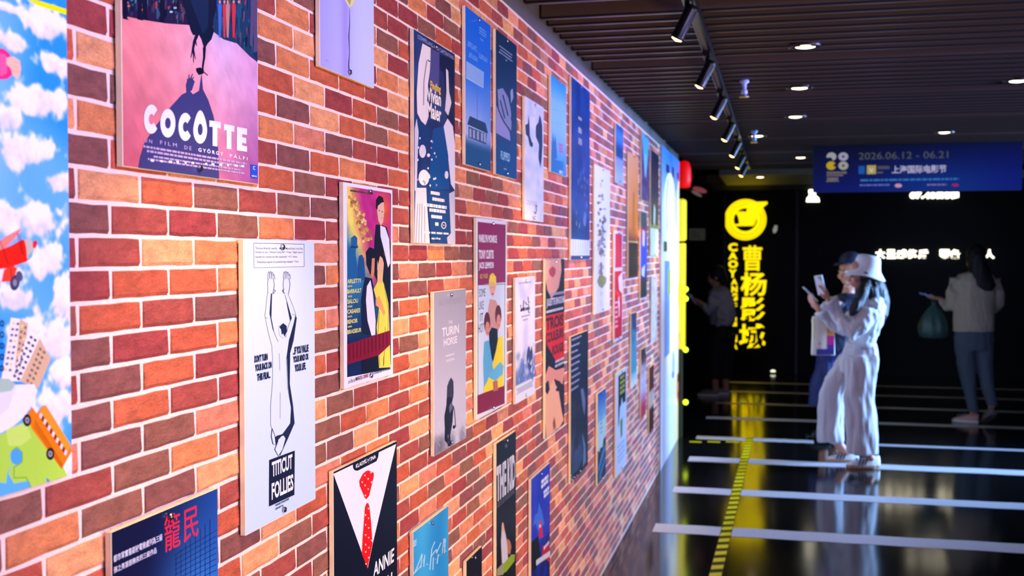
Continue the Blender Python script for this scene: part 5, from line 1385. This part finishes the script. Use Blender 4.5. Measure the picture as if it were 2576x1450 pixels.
def shoe(f, parent, heel, direction, m_up, m_sole, ln=.25, lift=0., stripes=None, roll=0.):
    """heel = point on the floor under the heel"""
    d = Vector(direction).normalized(); lat = Vector((0, 0, 1)).cross(d).normalized()
    R = Matrix((lat, d, Vector((0, 0, 1)))).transposed(); T = Matrix.Translation(heel)@R.to_4x4()@Matrix.Rotation(-lift, 4, 'X') if not lift else Matrix.Translation(heel)@R.to_4x4()
    def pitch(v):
        if lift:
            v = Vector((v.x, v.y-ln*.72, v.z)); v = Matrix.Rotation(-lift, 3, 'X')@v; v.y += ln*.72
        return T@v
    sh = empty('shoe'); sh.parent = parent
    n = 14
    def outline(t): return (.036+.012*math.sin(PI*min(1, t*1.2))**1-.004*(t < .2))*(1 if t < .82 else math.sqrt(max(.02, 1-((t-.82)/.18)**2)))*(1 if t > .06 else .8)
    bm = bmesh.new(); rings = []
    for i in range(n+1):
        t = i/n; wv = outline(t); y = -.02+t*ln
        rings.append([bm.verts.new(pitch(Vector((x*wv, y, z)))) for x, z in ((-1, 0.002), (-1.08, .014), (-1.02, .026), (1.02, .026), (1.08, .014), (1, 0.002))])
    for a, b in zip(rings, rings[1:]):
        for k in range(6): bm.faces.new((a[k], a[(k+1) % 6], b[(k+1) % 6], b[k]))
    bm.faces.new(rings[0]); bm.faces.new(rings[-1][::-1]); bmesh.ops.recalc_face_normals(bm, faces=bm.faces)
    from_bm('sole', bm, m_sole, sh)
    bm = bmesh.new(); rings = []
    for i in range(n+1):
        t = i/n; wv = outline(t)*.97; y = -.02+t*ln
        h = .088-.012*t if t < .3 else .084-(t-.3)*.075
        h *= 1 if t < .86 else max(.45, 1-((t-.86)/.14)**2*.55)
        ring = []
        for k in range(13):
            a = PI*k/12; ring.append(bm.verts.new(pitch(Vector((math.cos(a)*wv*(1-.25*math.sin(a)), y, .024+max(0, math.sin(a))**.7*(h-.02))))))
        rings.append(ring)
    for a, b in zip(rings, rings[1:]):
        for k in range(12): bm.faces.new((a[k], a[k+1], b[k+1], b[k]))
    bm.faces.new(rings[0]); bm.faces.new(rings[-1][::-1]); bmesh.ops.recalc_face_normals(bm, faces=bm.faces)
    from_bm('upper', bm, m_up, sh, True)
    for k in range(5):
        bm = bmesh.new(); y = .095+k*.018; z = .082-k*.004
        add_loft(bm, [pitch(Vector((-.018, y, z))), pitch(Vector((0, y+.004, z+.006))), pitch(Vector((.018, y, z)))], [.0022]*3, 6); from_bm('lace', bm, m_sole if stripes is None else m_up, sh, True)
    if stripes is not None:
        for sd in (-1, 1):
            for k in range(3):
                bm = bmesh.new(); y = .085+k*.024; w1 = outline((y+.02)/ln)*.985
                P = [pitch(Vector((sd*w1*1.0, y+.016, .030))), pitch(Vector((sd*w1*.99, y+.028, .030))), pitch(Vector((sd*w1*.74, y+.008, .070))), pitch(Vector((sd*w1*.74, y-.004, .070)))]
                o2 = T.to_3x3()@Vector((sd*.0035, 0, .002)); V = [bm.verts.new(p+o2) for p in P]+[bm.verts.new(p) for p in P]
                bm.faces.new(V[:4]); [bm.faces.new((V[i], V[(i+1) % 4], V[4+(i+1) % 4], V[4+i])) for i in range(4)]
                from_bm('stripe', bm, stripes, sh)
    return sh
def folds(amp, fx, fz, seed):
    def fn(co, no):
        n = noise.noise(Vector((co.x*fx+seed, co.y*fx, co.z*fz)))+.5*noise.noise(Vector((co.x*fx*2.3+seed, co.y*fx*2.3, co.z*fz*2.1+co.x*9)))
        return co+no*n*amp
    return fn
def phone(name, c, long_, normal, label, m_body, m_scr, size=(.072, .15, .009), cat='phone'):
    """c, axes in world space"""
    l = long_.normalized(); n = (normal-l*normal.dot(l)).normalized(); x = l.cross(n).normalized()
    o = empty(name, c); o.rotation_euler = Matrix((x, l, n)).transposed().to_euler(); tag(o, label, cat)
    w_, h_, t_ = size
    box('case', (-w_/2, -h_/2, -t_/2), (w_/2, h_/2, t_/2), m_body, o, .003)
    box('screen', (-w_/2+.004, -h_/2+.005, t_/2-.0005), (w_/2-.004, h_/2-.005, t_/2+.0006), m_scr, o)
    box('camera_bump', (-w_/2+.007, h_/2-.042, -t_/2-.0022), (-w_/2+.04, h_/2-.008, -t_/2+.0005), m_body, o, .0015)
    for dx, dy in ((-w_/2+.016, h_/2-.018), (-w_/2+.031, h_/2-.018), (-w_/2+.016, h_/2-.033)):
        bm = bmesh.new(); add_lathe(bm, [(.006, -.0036), (.006, -.002)], 12, origin=(dx, dy, -t_/2)); from_bm('lens', bm, m_black, o)
    return o
m_phone_w = mat('pale phone case', (225, 225, 225), .3); m_scr = mat('lit phone screen', (120, 150, 255), .1, emit=(130, 160, 255), estr=.8)
m_phone_b = mat('blue-white phone case', (150, 190, 250), .25)

# ------------------------------------------------------------ woman in white with bucket hat
m_white = mat('white cotton', (204, 202, 206), .75, bump=.15, bscale=90, sheen=.2)
m_trw = mat('off-white trousers', (196, 190, 192), .75, bump=.12, bscale=60)
m_hat = mat('white hat cloth', (232, 230, 232), .8, bump=.2, bscale=160)
m_gum = mat('tan rubber sole', (176, 140, 104), .6); m_wsh = mat('white leather', (232, 230, 228), .45); m_dstr = mat('dark stripe', (28, 30, 44), .5)
F = Fig('person', 2140, 1175.5, 'person in white bucket hat, white blouse and wide white trousers, raising two phones', 'person')
n_, f_ = -.05, .20                       # near side and far side of the body
mid = .07
W = F.root.matrix_basis if False else None
bm = bmesh.new()
hc = F.P(2160, 690, mid); look = Vector((-1, -.08, -.22))
R = head(bm, hc, look)
F.chain(bm, [(2166, 712, mid), (2172, 735, mid), (2178, 760, mid)], [.046, .047, .07])
F.chain(bm, [(2178, 762, mid), (2176, 800, mid), (2166, 860, mid), (2160, 900, mid)], [(.05, .09), (.06, .10), (.055, .08), (.06, .10)], flat=FX)
F.chain(bm, [(2182, 775, n_), (2168, 800, n_-.05), (2142, 829, n_-.08), (2122, 816, n_-.06), (2096, 782, n_-.02), (2082, 760, n_-.01)], [.034, .034, .032, .030, .027, .024])
F.chain(bm, [(2172, 772, f_-.04), (2150, 795, f_+.01), (2114, 822, f_), (2098, 816, f_-.02), (2078, 800, f_-.03), (2058, 781, f_-.04)], [.034, .034, .032, .030, .026, .024])
w1 = F.P(2081, 758, n_-.01); w2 = F.P(2056, 779, f_-.04)
d1 = Vector((-.30, .02, .95)); d2 = Vector((-.62, 0, .78))
hand(bm, w1, d1, Vector((-.8, .6, -.2)), 1, .42, .95)
hand(bm, w2, d2, Vector((.6, .3, .5)), 1, .42, .95)
F.chain(bm, [(2160, 890, n_+.05), (2160, 1000, n_+.02), (2170, 1120, n_), (2192, 1158, n_+.01)], [.06, .055, .038, .034])
F.chain(bm, [(2146, 890, f_-.08), (2104, 990, f_-.02), (2098, 1060, f_), (2104, 1110, f_), (2134, 1150, f_)], [.06, .05, .055, .038, .034])
bake('body', bm, m_skin, F.root, .0055, 2)
eyes(hc, R, F.root)
bm = bmesh.new()
F.chain(bm, [(2174, 738, mid), (2182, 748, mid), (2184, 775, mid), (2180, 810, mid), (2170, 845, mid), (2163, 866, mid), (2162, 884, mid)], [(.055, .065), (.085, .165), (.113, .17), (.105, .155), (.092, .135), (.092, .13), (.112, .15)], 20, FX)
F.chain(bm, [(2188, 762, n_-.02), (2176, 788, n_-.07), (2156, 818, n_-.09), (2138, 832, n_-.09), (2124, 822, n_-.07), (2110, 803, n_-.04), (2098, 786, n_-.02), (2090, 772, n_-.01), (2080, 757, n_-.01)], [.072, .082, .080, .074, .062, .050, .042, .060, .078], 16)
F.chain(bm, [(2172, 762, f_-.02), (2150, 795, f_+.02), (2116, 826, f_), (2098, 818, f_-.02), (2080, 800, f_-.03), (2070, 790, f_-.03), (2062, 780, f_-.04)], [.070, .075, .066, .055, .046, .056, .066], 16)
shirt = bake('blouse', bm, m_white, F.root, .008, 3, fn=folds(.012, 22, 16, 3))
bm = bmesh.new()
F.chain(bm, [(2163, 860, mid), (2161, 880, mid), (2158, 905, mid), (2156, 935, mid)], [(.100, .135), (.125, .155), (.142, .165), (.140, .16)], 20, FX)
F.chain(bm, [(2166, 895, n_+.03), (2162, 960, n_+.01), (2160, 1000, n_), (2164, 1050, n_-.005), (2168, 1100, n_-.01), (2167, 1141, n_-.01)], [(.118, .10), (.112, .098), (.112, .098), (.118, .10), (.115, .10), (.117, .10)], 20, FX)
F.chain(bm, [(2146, 895, f_-.07), (2112, 950, f_-.04), (2098, 990, f_-.01), (2090, 1030, f_), (2089, 1075, f_), (2090, 1112, f_)], [(.110, .10), (.108, .095), (.106, .092), (.102, .092), (.100, .092), (.098, .092)], 20, FX)
bake('trousers', bm, m_trw, F.root, .009, 3, fn=folds(.016, 16, 4.5, 8))
bm = bmesh.new()
F.chain(bm, [(2163, 861, mid), (2162, 874, mid)], [(.106, .142), (.112, .148)], 24, FX); from_bm('waistband', bm, m_trw, F.root, True)
bm = bmesh.new()
F.chain(bm, [(2178, 676, mid), (2186, 700, mid), (2198, 728, mid), (2207, 760, mid), (2212, 792, mid), (2212, 812, mid)], [(.075, .085), (.082, .092), (.086, .095), (.075, .09), (.05, .07), (.02, .04)], 16, FX)
F.chain(bm, [(2172, 690, n_+.03), (2172, 716, n_-.02), (2164, 742, n_-.09), (2152, 768, n_-.11), (2140, 786, n_-.12), (2134, 794, n_-.12)], [.040, .044, .044, .042, .030, .012], 12)
F.chain(bm, [(2180, 695, mid), (2185, 735, n_-.02), (2200, 765, n_-.05)], [.06, .065, .03], 12)
bake('hair', bm, m_hair, F.root, .008, 3, fn=folds(.006, 60, 7, 2))
bm = bmesh.new()
prof = [(.001, .112), (.060, .112), (.084, .104), (.092, .075), (.100, .030), (.107, .0), (.128, -.028), (.150, -.056), (.153, -.058), (.149, -.062), (.125, -.036), (.100, -.008), (.086, .06), (.06, .09), (.001, .095)]
rings = []
for r_, z_ in prof:
    rings.append([bm.verts.new(Matrix.Rotation(math.radians(11), 3, 'Y')@Vector((r_*math.cos(2*PI*k/36), r_*math.sin(2*PI*k/36)*.92, z_+(.006*math.sin(6*PI*k/36+1) if r_ > .12 else 0)))+F.P(2175, 679, mid)) for k in range(36)])
for a_, b_ in zip(rings, rings[1:]):
    for k in range(36): bm.faces.new((a_[k], a_[(k+1) % 36], b_[(k+1) % 36], b_[k]))
bmesh.ops.recalc_face_normals(bm, faces=bm.faces)
ht = from_bm('bucket_hat', bm, m_hat, F.root, True)
shoe(F, F.root, F.P(2207, 1175, n_+.02)*Vector((1, 1, 0)) if False else Vector((F.P(2205, 1175, n_+.02).x, n_+.02, 0)), (-1, -.06, 0), m_wsh, m_gum, .255, 0, m_dstr)
shoe(F, F.root, Vector((F.P(2152, 1160, f_).x, f_, 0)), (-1, .05, 0), m_wsh, m_gum, .25, 0, m_dstr)
bpy.context.view_layer.update()
MW = F.root.matrix_world.copy()
def wpt(v): return MW@v
def wdir(v): return MW.to_3x3()@v
phone('phone', wpt(w1+d1.normalized()*.128+Vector((-.022, .012, 0))), wdir(Vector((-.22, .0, .97))), wdir(Vector((.75, .6, .1))), 'upright phone with a pale case in the raised near hand of the white-hatted person', m_phone_w, m_scr)
phone('phone', wpt(w2+d2.normalized()*.125+Vector((.012, .0, .022))), wdir(Vector((-.70, 0, .70))), wdir(Vector((.7, -.1, .7))), 'tilted phone in the lower far hand of the white-hatted person', m_phone_w, m_scr)

# tote bag on the far wrist
m_tote = mat('cream tote cloth', (238, 226, 204), .7); 
p = F.P(2068, 893, f_+.10)
root = empty('tote_bag', wpt(p), YAW); tag(root, 'cream tote bag with orange, magenta and purple printed side, hanging below the raised hands', 'bag')
bw, bh = .172, .305
bm = bmesh.new()
for i in range(1):
    rings = []
    for t in (0, .05, .5, .95, 1):
        th = .032 if 0 < t < 1 else (.024 if t == 0 else .012); ww = bw/2*(1.02 if t < .5 else .97)
        rings.append([bm.verts.new((x*ww, y*th, t*bh)) for x, y in ((-1, -.7), (-.5, -1), (.5, -1), (1, -.7), (1, .7), (.5, 1), (-.5, 1), (-1, .7))])
    for a_, b_ in zip(rings, rings[1:]):
        for k in range(8): bm.faces.new((a_[k], a_[(k+1) % 8], b_[(k+1) % 8], b_[k]))
    bm.faces.new(rings[0][::-1]); bm.faces.new(rings[-1])
from_bm('bag_body', bm, m_tote, root, True)
def patch(name, x0, x1, z0, z1, c, y=-.0335, sk=0.):
    bm = bmesh.new(); V = [bm.verts.new(v) for v in ((x0, y, z0), (x1, y, z0-sk), (x1, y, z1), (x0, y, z1))]; bm.faces.new(V); return from_bm(name, bm, mat(name, c, .7), root)
patch('orange_print', .022, .080, .155, .295, (240, 160, 60)); patch('magenta_print', .022, .080, .085, .155, (214, 20, 140)); patch('purple_print', -.06, .080, .004, .05, (52, 36, 130), sk=0); patch('violet_print', .022, .080, .05, .085, (90, 30, 150))
patch('yellow_edge', -.083, -.077, .13, .29, (210, 205, 30)); patch('grey_lines', -.05, -.02, .09, .094, (90, 90, 90), -.034); patch('grey_line', -.037, -.034, .05, .12, (90, 90, 90), -.034)
bm = bmesh.new(); add_ball(bm, (.055, -.034, .25), (.014, .001, .022), 14); from_bm('round_print', bm, mat('lilac print', (170, 150, 230), .7), root)
for sx in (-1,):
    for yy in (-.012, .012):
        bm = bmesh.new(); e = Matrix.Rotation(-YAW, 3, 'Z')@(wpt(w2+d2.normalized()*-.03)-root.location)
        add_loft(bm, [Vector((-.045, yy, bh-.01)), e+Vector((-.03, yy, -.01)), e+Vector((0, yy, .028)), e+Vector((.03, yy, -.01)), Vector((.045, yy, bh-.01))], [.004]*5, 6); from_bm('handle', bm, m_tote, root, True)

# ------------------------------------------------------------ person with the dark cap, behind
m_navy = mat('dark navy cloth', (26, 32, 62), .7, bump=.1, bscale=60); m_nv2 = mat('navy trousers', (18, 30, 92), .7); m_boot = mat('black boots', (10, 10, 12), .4)
m_cap = mat('navy cap', (22, 26, 58), .7)
F2 = Fig('person', 2090, 1108, 'person in a dark navy cap and dark clothes, partly hidden behind the white-hatted person', 'person')
bm = bmesh.new(); hc = F2.P(2131, 684, 0); look = Vector((-.8, -.55, -.12)); R = head(bm, hc, look, s=1.02)
F2.chain(bm, [(2134, 708, 0), (2132, 730, 0), (2128, 760, 0)], [.05, .05, .07])
F2.chain(bm, [(2126, 760, 0), (2110, 820, 0), (2095, 880, 0)], [(.08, .06), (.08, .06), (.08, .06)], flat=FX)
F2.chain(bm, [(2092, 890, .0), (2072, 980, -.01), (2072, 1085, 0)], [.08, .05, .04]); F2.chain(bm, [(2102, 880, .12), (2098, 990, .12), (2098, 1080, .12)], [.08, .05, .04])
F2.chain(bm, [(2104, 760, -.12), (2094, 820, -.17), (2072, 806, -.22)], [.045, .035, .026])
hand(bm, F2.P(2071, 805, -.22), Vector((-.7, -.3, .1)), Vector((0, .2, -1)), 1, 1.2, 1.)
bake('body', bm, m_skin, F2.root, .007, 2); eyes(hc, R, F2.root, 1.02)
bm = bmesh.new()
F2.chain(bm, [(2131, 738, 0), (2128, 750, 0), (2122, 780, 0), (2110, 830, 0), (2100, 885, 0)], [(.06, .06), (.15, .11), (.155, .12), (.135, .11), (.135, .11)], 18, FX)
F2.chain(bm, [(2104, 760, -.10), (2094, 795, -.15), (2092, 822, -.17), (2076, 808, -.21)], [.06, .056, .05, .038], 12)
F2.chain(bm, [(2152, 760, .05), (2160, 820, .08), (2140, 850, .0)], [.06, .05, .04], 12)
bake('jacket', bm, m_navy, F2.root, .010, 3, fn=folds(.010, 18, 10, 5))
bm = bmesh.new()
F2.chain(bm, [(2098, 865, 0), (2092, 900, .02), (2088, 930, .04)], [(.13, .10), (.135, .11), (.135, .11)], 18, FX)
F2.chain(bm, [(2082, 910, -.01), (2070, 970, -.02), (2068, 1020, -.02)], [(.10, .09), (.115, .09), (.122, .09)], 18, FX)
F2.chain(bm, [(2104, 910, .12), (2100, 970, .14), (2098, 1018, .14)], [(.10, .09), (.11, .09), (.115, .09)], 18, FX)
bake('wide_trousers', bm, m_nv2, F2.root, .010, 3, fn=folds(.012, 15, 4, 6))
for px, d_ in ((2076, 0), (2104, .12)):
    bm = bmesh.new(); q = F2.P(px, 1108, d_)
    add_loft(bm, [q+Vector((-.17, 0, .03-q.z)), q+Vector((-.10, 0, .045-q.z)), q+Vector((-.03, 0, .055-q.z)), q+Vector((.04, 0, .045-q.z))], [(.03, .028), (.045, .043), (.045, .05), (.035, .04)], 12)
    add_loft(bm, [q+Vector((0, 0, .05-q.z)), q+Vector((0, 0, .2-q.z)), q+Vector((0, 0, .33-q.z))], [.045, .048, .055], 12)
    bake('boot', bm, m_boot, F2.root, .008, 2)
bm = bmesh.new(); c = F2.P(2136, 668, 0)
add_ball(bm, c+Vector((.0, 0, .035)), (.100, .088, .088), 18); add_ball(bm, c+Vector((.015, .01, -.01)), (.092, .085, .06), 16)
cap = bake('cap', bm, m_cap, F2.root, .008, 2, fn=lambda co, no: Vector((co.x, co.y, max(co.z, c.z+.012-(co.x-c.x)*-.0))))
bm = bmesh.new(); add_loft(bm, [c+Vector((-.06, -.03, .022)), c+Vector((-.10, -.05, .018)), c+Vector((-.145, -.075, .004))], [(.07, .006), (.068, .006), (.04, .005)], 14, (Vector((-.5, .86, 0)), Vector((0, 0, 1)))); from_bm('cap_visor', bm, m_cap, F2.root, True)
bm = bmesh.new(); F2.chain(bm, [(2146, 690, .03), (2148, 715, .05), (2146, 735, .05)], [.06, .055, .03]); bake('hair', bm, m_hair, F2.root, .01, 2)

# ------------------------------------------------------------ woman seen from behind at the right
m_knit = mat('cream knit', (196, 180, 160), .85, bump=.5, bscale=120, vary=.08); m_jean = mat('washed blue denim', (84, 98, 116), .8, bump=.1, bscale=150, vary=.18)
m_pk = mat('pale pink shoe', (206, 164, 158), .5); m_gs = mat('grey shoe', (120, 112, 112), .6)
F3 = Fig('person', 2450, 1065, 'person with long black hair in a cream sweater and blue jeans, seen from behind', 'person')
bm = bmesh.new(); hc = F3.P(2450, 652, .02); look = Vector((-.35, .9, -.35)); R = head(bm, hc, look)
F3.chain(bm, [(2458, 670, .01), (2452, 690, 0), (2448, 715, 0)], [.05, .05, .08])
F3.chain(bm, [(2448, 712, 0), (2446, 770, 0), (2446, 850, 0)], [(.11, .06), (.11, .07), (.11, .07)], flat=FX)
F3.chain(bm, [(2408, 712, 0), (2396, 735, .01), (2392, 768, .04), (2380, 770, .09), (2362, 752, .16)], [.038, .036, .034, .03, .024]); F3.chain(bm, [(2490, 712, 0), (2503, 735, .01), (2506, 760, .06), (2480, 785, .22)], [.038, .036, .034, .024])
w3 = F3.P(2360, 751, .16)
hand(bm, w3, Vector((-.85, .45, .05)), Vector((.1, .1, 1)), -1, .5)
w4 = F3.P(2482, 785, .22); hand(bm, w4, Vector((-.6, .6, .1)), Vector((0, 0, 1)), 1, .5)
F3.chain(bm, [(2430, 850, 0), (2430, 920, 0), (2438, 980, 0), (2449, 1044, 0)], [.06, .055, .042, .034]); F3.chain(bm, [(2464, 850, 0), (2475, 920, -.01), (2484, 970, -.04), (2495, 1026, -.06)], [.06, .055, .042, .034])
bake('body', bm, m_skin, F3.root, .007, 2)
bm = bmesh.new()
F3.chain(bm, [(2450, 682, 0), (2449, 690, 0), (2448, 705, 0), (2447, 760, 0), (2446, 810, 0), (2446, 834, 0)], [(.07, .06), (.16, .085), (.195, .115), (.190, .125), (.195, .13), (.192, .125)], 22, FX)
F3.chain(bm, [(2402, 702, 0), (2394, 735, .01), (2392, 770, .04), (2380, 772, .09), (2366, 756, .15)], [.068, .066, .064, .056, .040], 14)
F3.chain(bm, [(2494, 704, 0), (2504, 735, .01), (2508, 762, .06), (2488, 785, .18)], [.068, .064, .058, .042], 14)
bake('sweater', bm, m_knit, F3.root, .009, 3, fn=folds(.009, 14, 6, 12))
bm = bmesh.new()
F3.chain(bm, [(2447, 828, 0), (2447, 850, 0), (2448, 880, -.005)], [(.180, .105), (.190, .12), (.175, .12)], 20, FX)
F3.chain(bm, [(2424, 868, 0), (2429, 920, 0), (2438, 980, .0), (2449, 1038, .0)], [(.095, .105), (.082, .09), (.062, .066), (.048, .052)], 18, FX)
F3.chain(bm, [(2470, 868, 0), (2474, 920, -.01), (2483, 970, -.04), (2495, 1020, -.06)], [(.092, .105), (.080, .09), (.062, .066), (.050, .054)], 18, FX)
bake('jeans', bm, m_jean, F3.root, .009, 3, fn=folds(.006, 18, 9, 15))
bm = bmesh.new()
F3.chain(bm, [(2450, 626, .01), (2450, 645, -.005), (2456, 675, -.03), (2466, 700, -.07), (2474, 718, -.09), (2476, 732, -.09)], [(.075, .085), (.088, .10), (.094, .09), (.105, .06), (.105, .05), (.06, .03)], 18, FX)
add_ball(bm, F3.P(2450, 640, .01), (.088, .10, .10), 16)
bake('hair', bm, m_hair, F3.root, .009, 3, fn=folds(.007, 50, 5, 4))
shoe(F3, F3.root, Vector((F3.P(2455, 1060, 0).x, -.01, 0)), (-.85, .5, 0), m_pk, m_wsh, .24)
shoe(F3, F3.root, Vector((F3.P(2497, 1050, -.1).x, -.14, .0)), (-.1, 1, 0), m_gs, m_gs, .24, .55)
bpy.context.view_layer.update(); MW = F3.root.matrix_world.copy()
phone('phone', wpt(w3+Vector((-.10, .05, .028))), wdir(Vector((-.8, .5, .25))), wdir(Vector((.1, .1, 1))), 'phone held by the person in the cream sweater', m_phone_b, m_scr)
m_pb = mat('thin teal plastic', (70, 104, 100), .28, bump=.8, bscale=28, vary=.5); m_pb.node_tree.nodes['Principled BSDF'].inputs['Alpha'].default_value = .88
g_ = w3+Vector((-.045, .02, -.015))
root = empty('plastic_bag', wpt(g_+Vector((0, 0, -.37))), YAW); tag(root, 'teal-grey translucent plastic bag hanging from the hand of the person in the cream sweater', 'bag')
bm = bmesh.new()
add_lathe(bm, [(.09, .0), (.128, .012), (.142, .07), (.135, .14), (.11, .21), (.07, .27), (.032, .31), (.018, .325), (.028, .345), (.012, .355)], 40)
for v in bm.verts:
    a_ = math.atan2(v.co.y, v.co.x); k_ = 1+.07*math.sin(a_*9+v.co.z*8)+.05*noise.noise(v.co*14); v.co.x *= k_; v.co.y *= k_*.7
from_bm('bag_body', bm, m_pb, root, True)
for q in (-1, 1):
    bm = bmesh.new(); add_loft(bm, [(q*.008, 0, .335), (q*.022, 0, .36), (q*.012, 0, .385), (0, 0, .392)], [.006, .005, .004, .004], 6); from_bm('handle', bm, m_pb, root, True)

# ------------------------------------------------------------ dim person at the left by the yellow sign
m_gj = mat('grey jacket', (170, 170, 186), .8, bump=.2, bscale=40); m_blk = mat('black trousers', (14, 14, 18), .8)
F4 = Fig('person', 1808, 996, 'person in puffy grey jacket and black trousers, in the dark beside the yellow sign', 'person')
bm = bmesh.new(); hc = F4.P(1800, 697, 0); look = Vector((-.9, .35, -.3)); R = head(bm, hc, look, s=.98)
F4.chain(bm, [(1803, 710, 0), (1806, 730, 0)], [.05, .06]); F4.chain(bm, [(1808, 730, 0), (1810, 800, 0), (1810, 850, 0)], [(.09, .12), (.09, .1), (.09, .12)], flat=FX)
F4.chain(bm, [(1798, 735, -.12), (1786, 778, -.14), (1762, 762, -.08)], [.045, .035, .024]); F4.chain(bm, [(1798, 735, .12), (1784, 778, .13), (1760, 768, .05)], [.045, .035, .024])
w5 = F4.P(1761, 761, -.08); hand(bm, w5, Vector((-.8, .2, .4)), Vector((.4, .2, .8)), 1, .5); hand(bm, F4.P(1759, 768, .05), Vector((-.8, -.2, .4)), Vector((.4, -.2, .8)), -1, .5)
for px, d_ in ((1796, -.06), (1822, .08)): F4.chain(bm, [(px+4, 850, d_), (px+2, 920, d_), (px+4, 985, d_)], [.075, .05, .034])
bake('body', bm, m_skin, F4.root, .008, 2)
bm = bmesh.new()
F4.chain(bm, [(1806, 722, 0), (1810, 732, 0), (1814, 765, 0), (1815, 800, 0), (1814, 818, 0)], [(.07, .07), (.12, .17), (.145, .19), (.15, .19), (.13, .17)], 18, FX)
F4.chain(bm, [(1800, 738, -.13), (1792, 768, -.17), (1782, 780, -.16), (1768, 767, -.10)], [.07, .068, .06, .045]); F4.chain(bm, [(1800, 738, .13), (1790, 775, .16), (1766, 770, .06)], [.07, .06, .045])
bake('jacket', bm, m_gj, F4.root, .011, 3, fn=folds(.018, 14, 12, 9))
bm = bmesh.new(); F4.chain(bm, [(1812, 810, 0), (1811, 850, 0)], [(.12, .16), (.13, .17)], 16, FX)
for px, d_ in ((1796, -.06), (1822, .08)): F4.chain(bm, [(px+8, 840, d_), (px+3, 900, d_), (px+2, 952, d_)], [(.10, .10), (.09, .09), (.085, .085)], 14, FX)
bake('trousers', bm, m_blk, F4.root, .011, 3)
bm = bmesh.new(); add_ball(bm, F4.P(1804, 690, 0), (.10, .092, .105), 16); add_ball(bm, F4.P(1816, 700, 0), (.06, .07, .09), 14); bake('hair', bm, m_hair, F4.root, .01, 2)
for px, d_ in ((1803, -.06), (1830, .08)): shoe(F4, F4.root, Vector((F4.P(px, 990, d_).x, d_, 0)), (-1, .1, 0), m_gs, m_wsh, .24)
bpy.context.view_layer.update(); MW = F4.root.matrix_world.copy()
phone('phone', wpt(w5+Vector((-.10, .06, .05))), wdir(Vector((-.6, 0, .8))), wdir(Vector((.8, 0, .6))), 'small lit phone held by the person in the grey jacket', m_phone_b, m_scr)
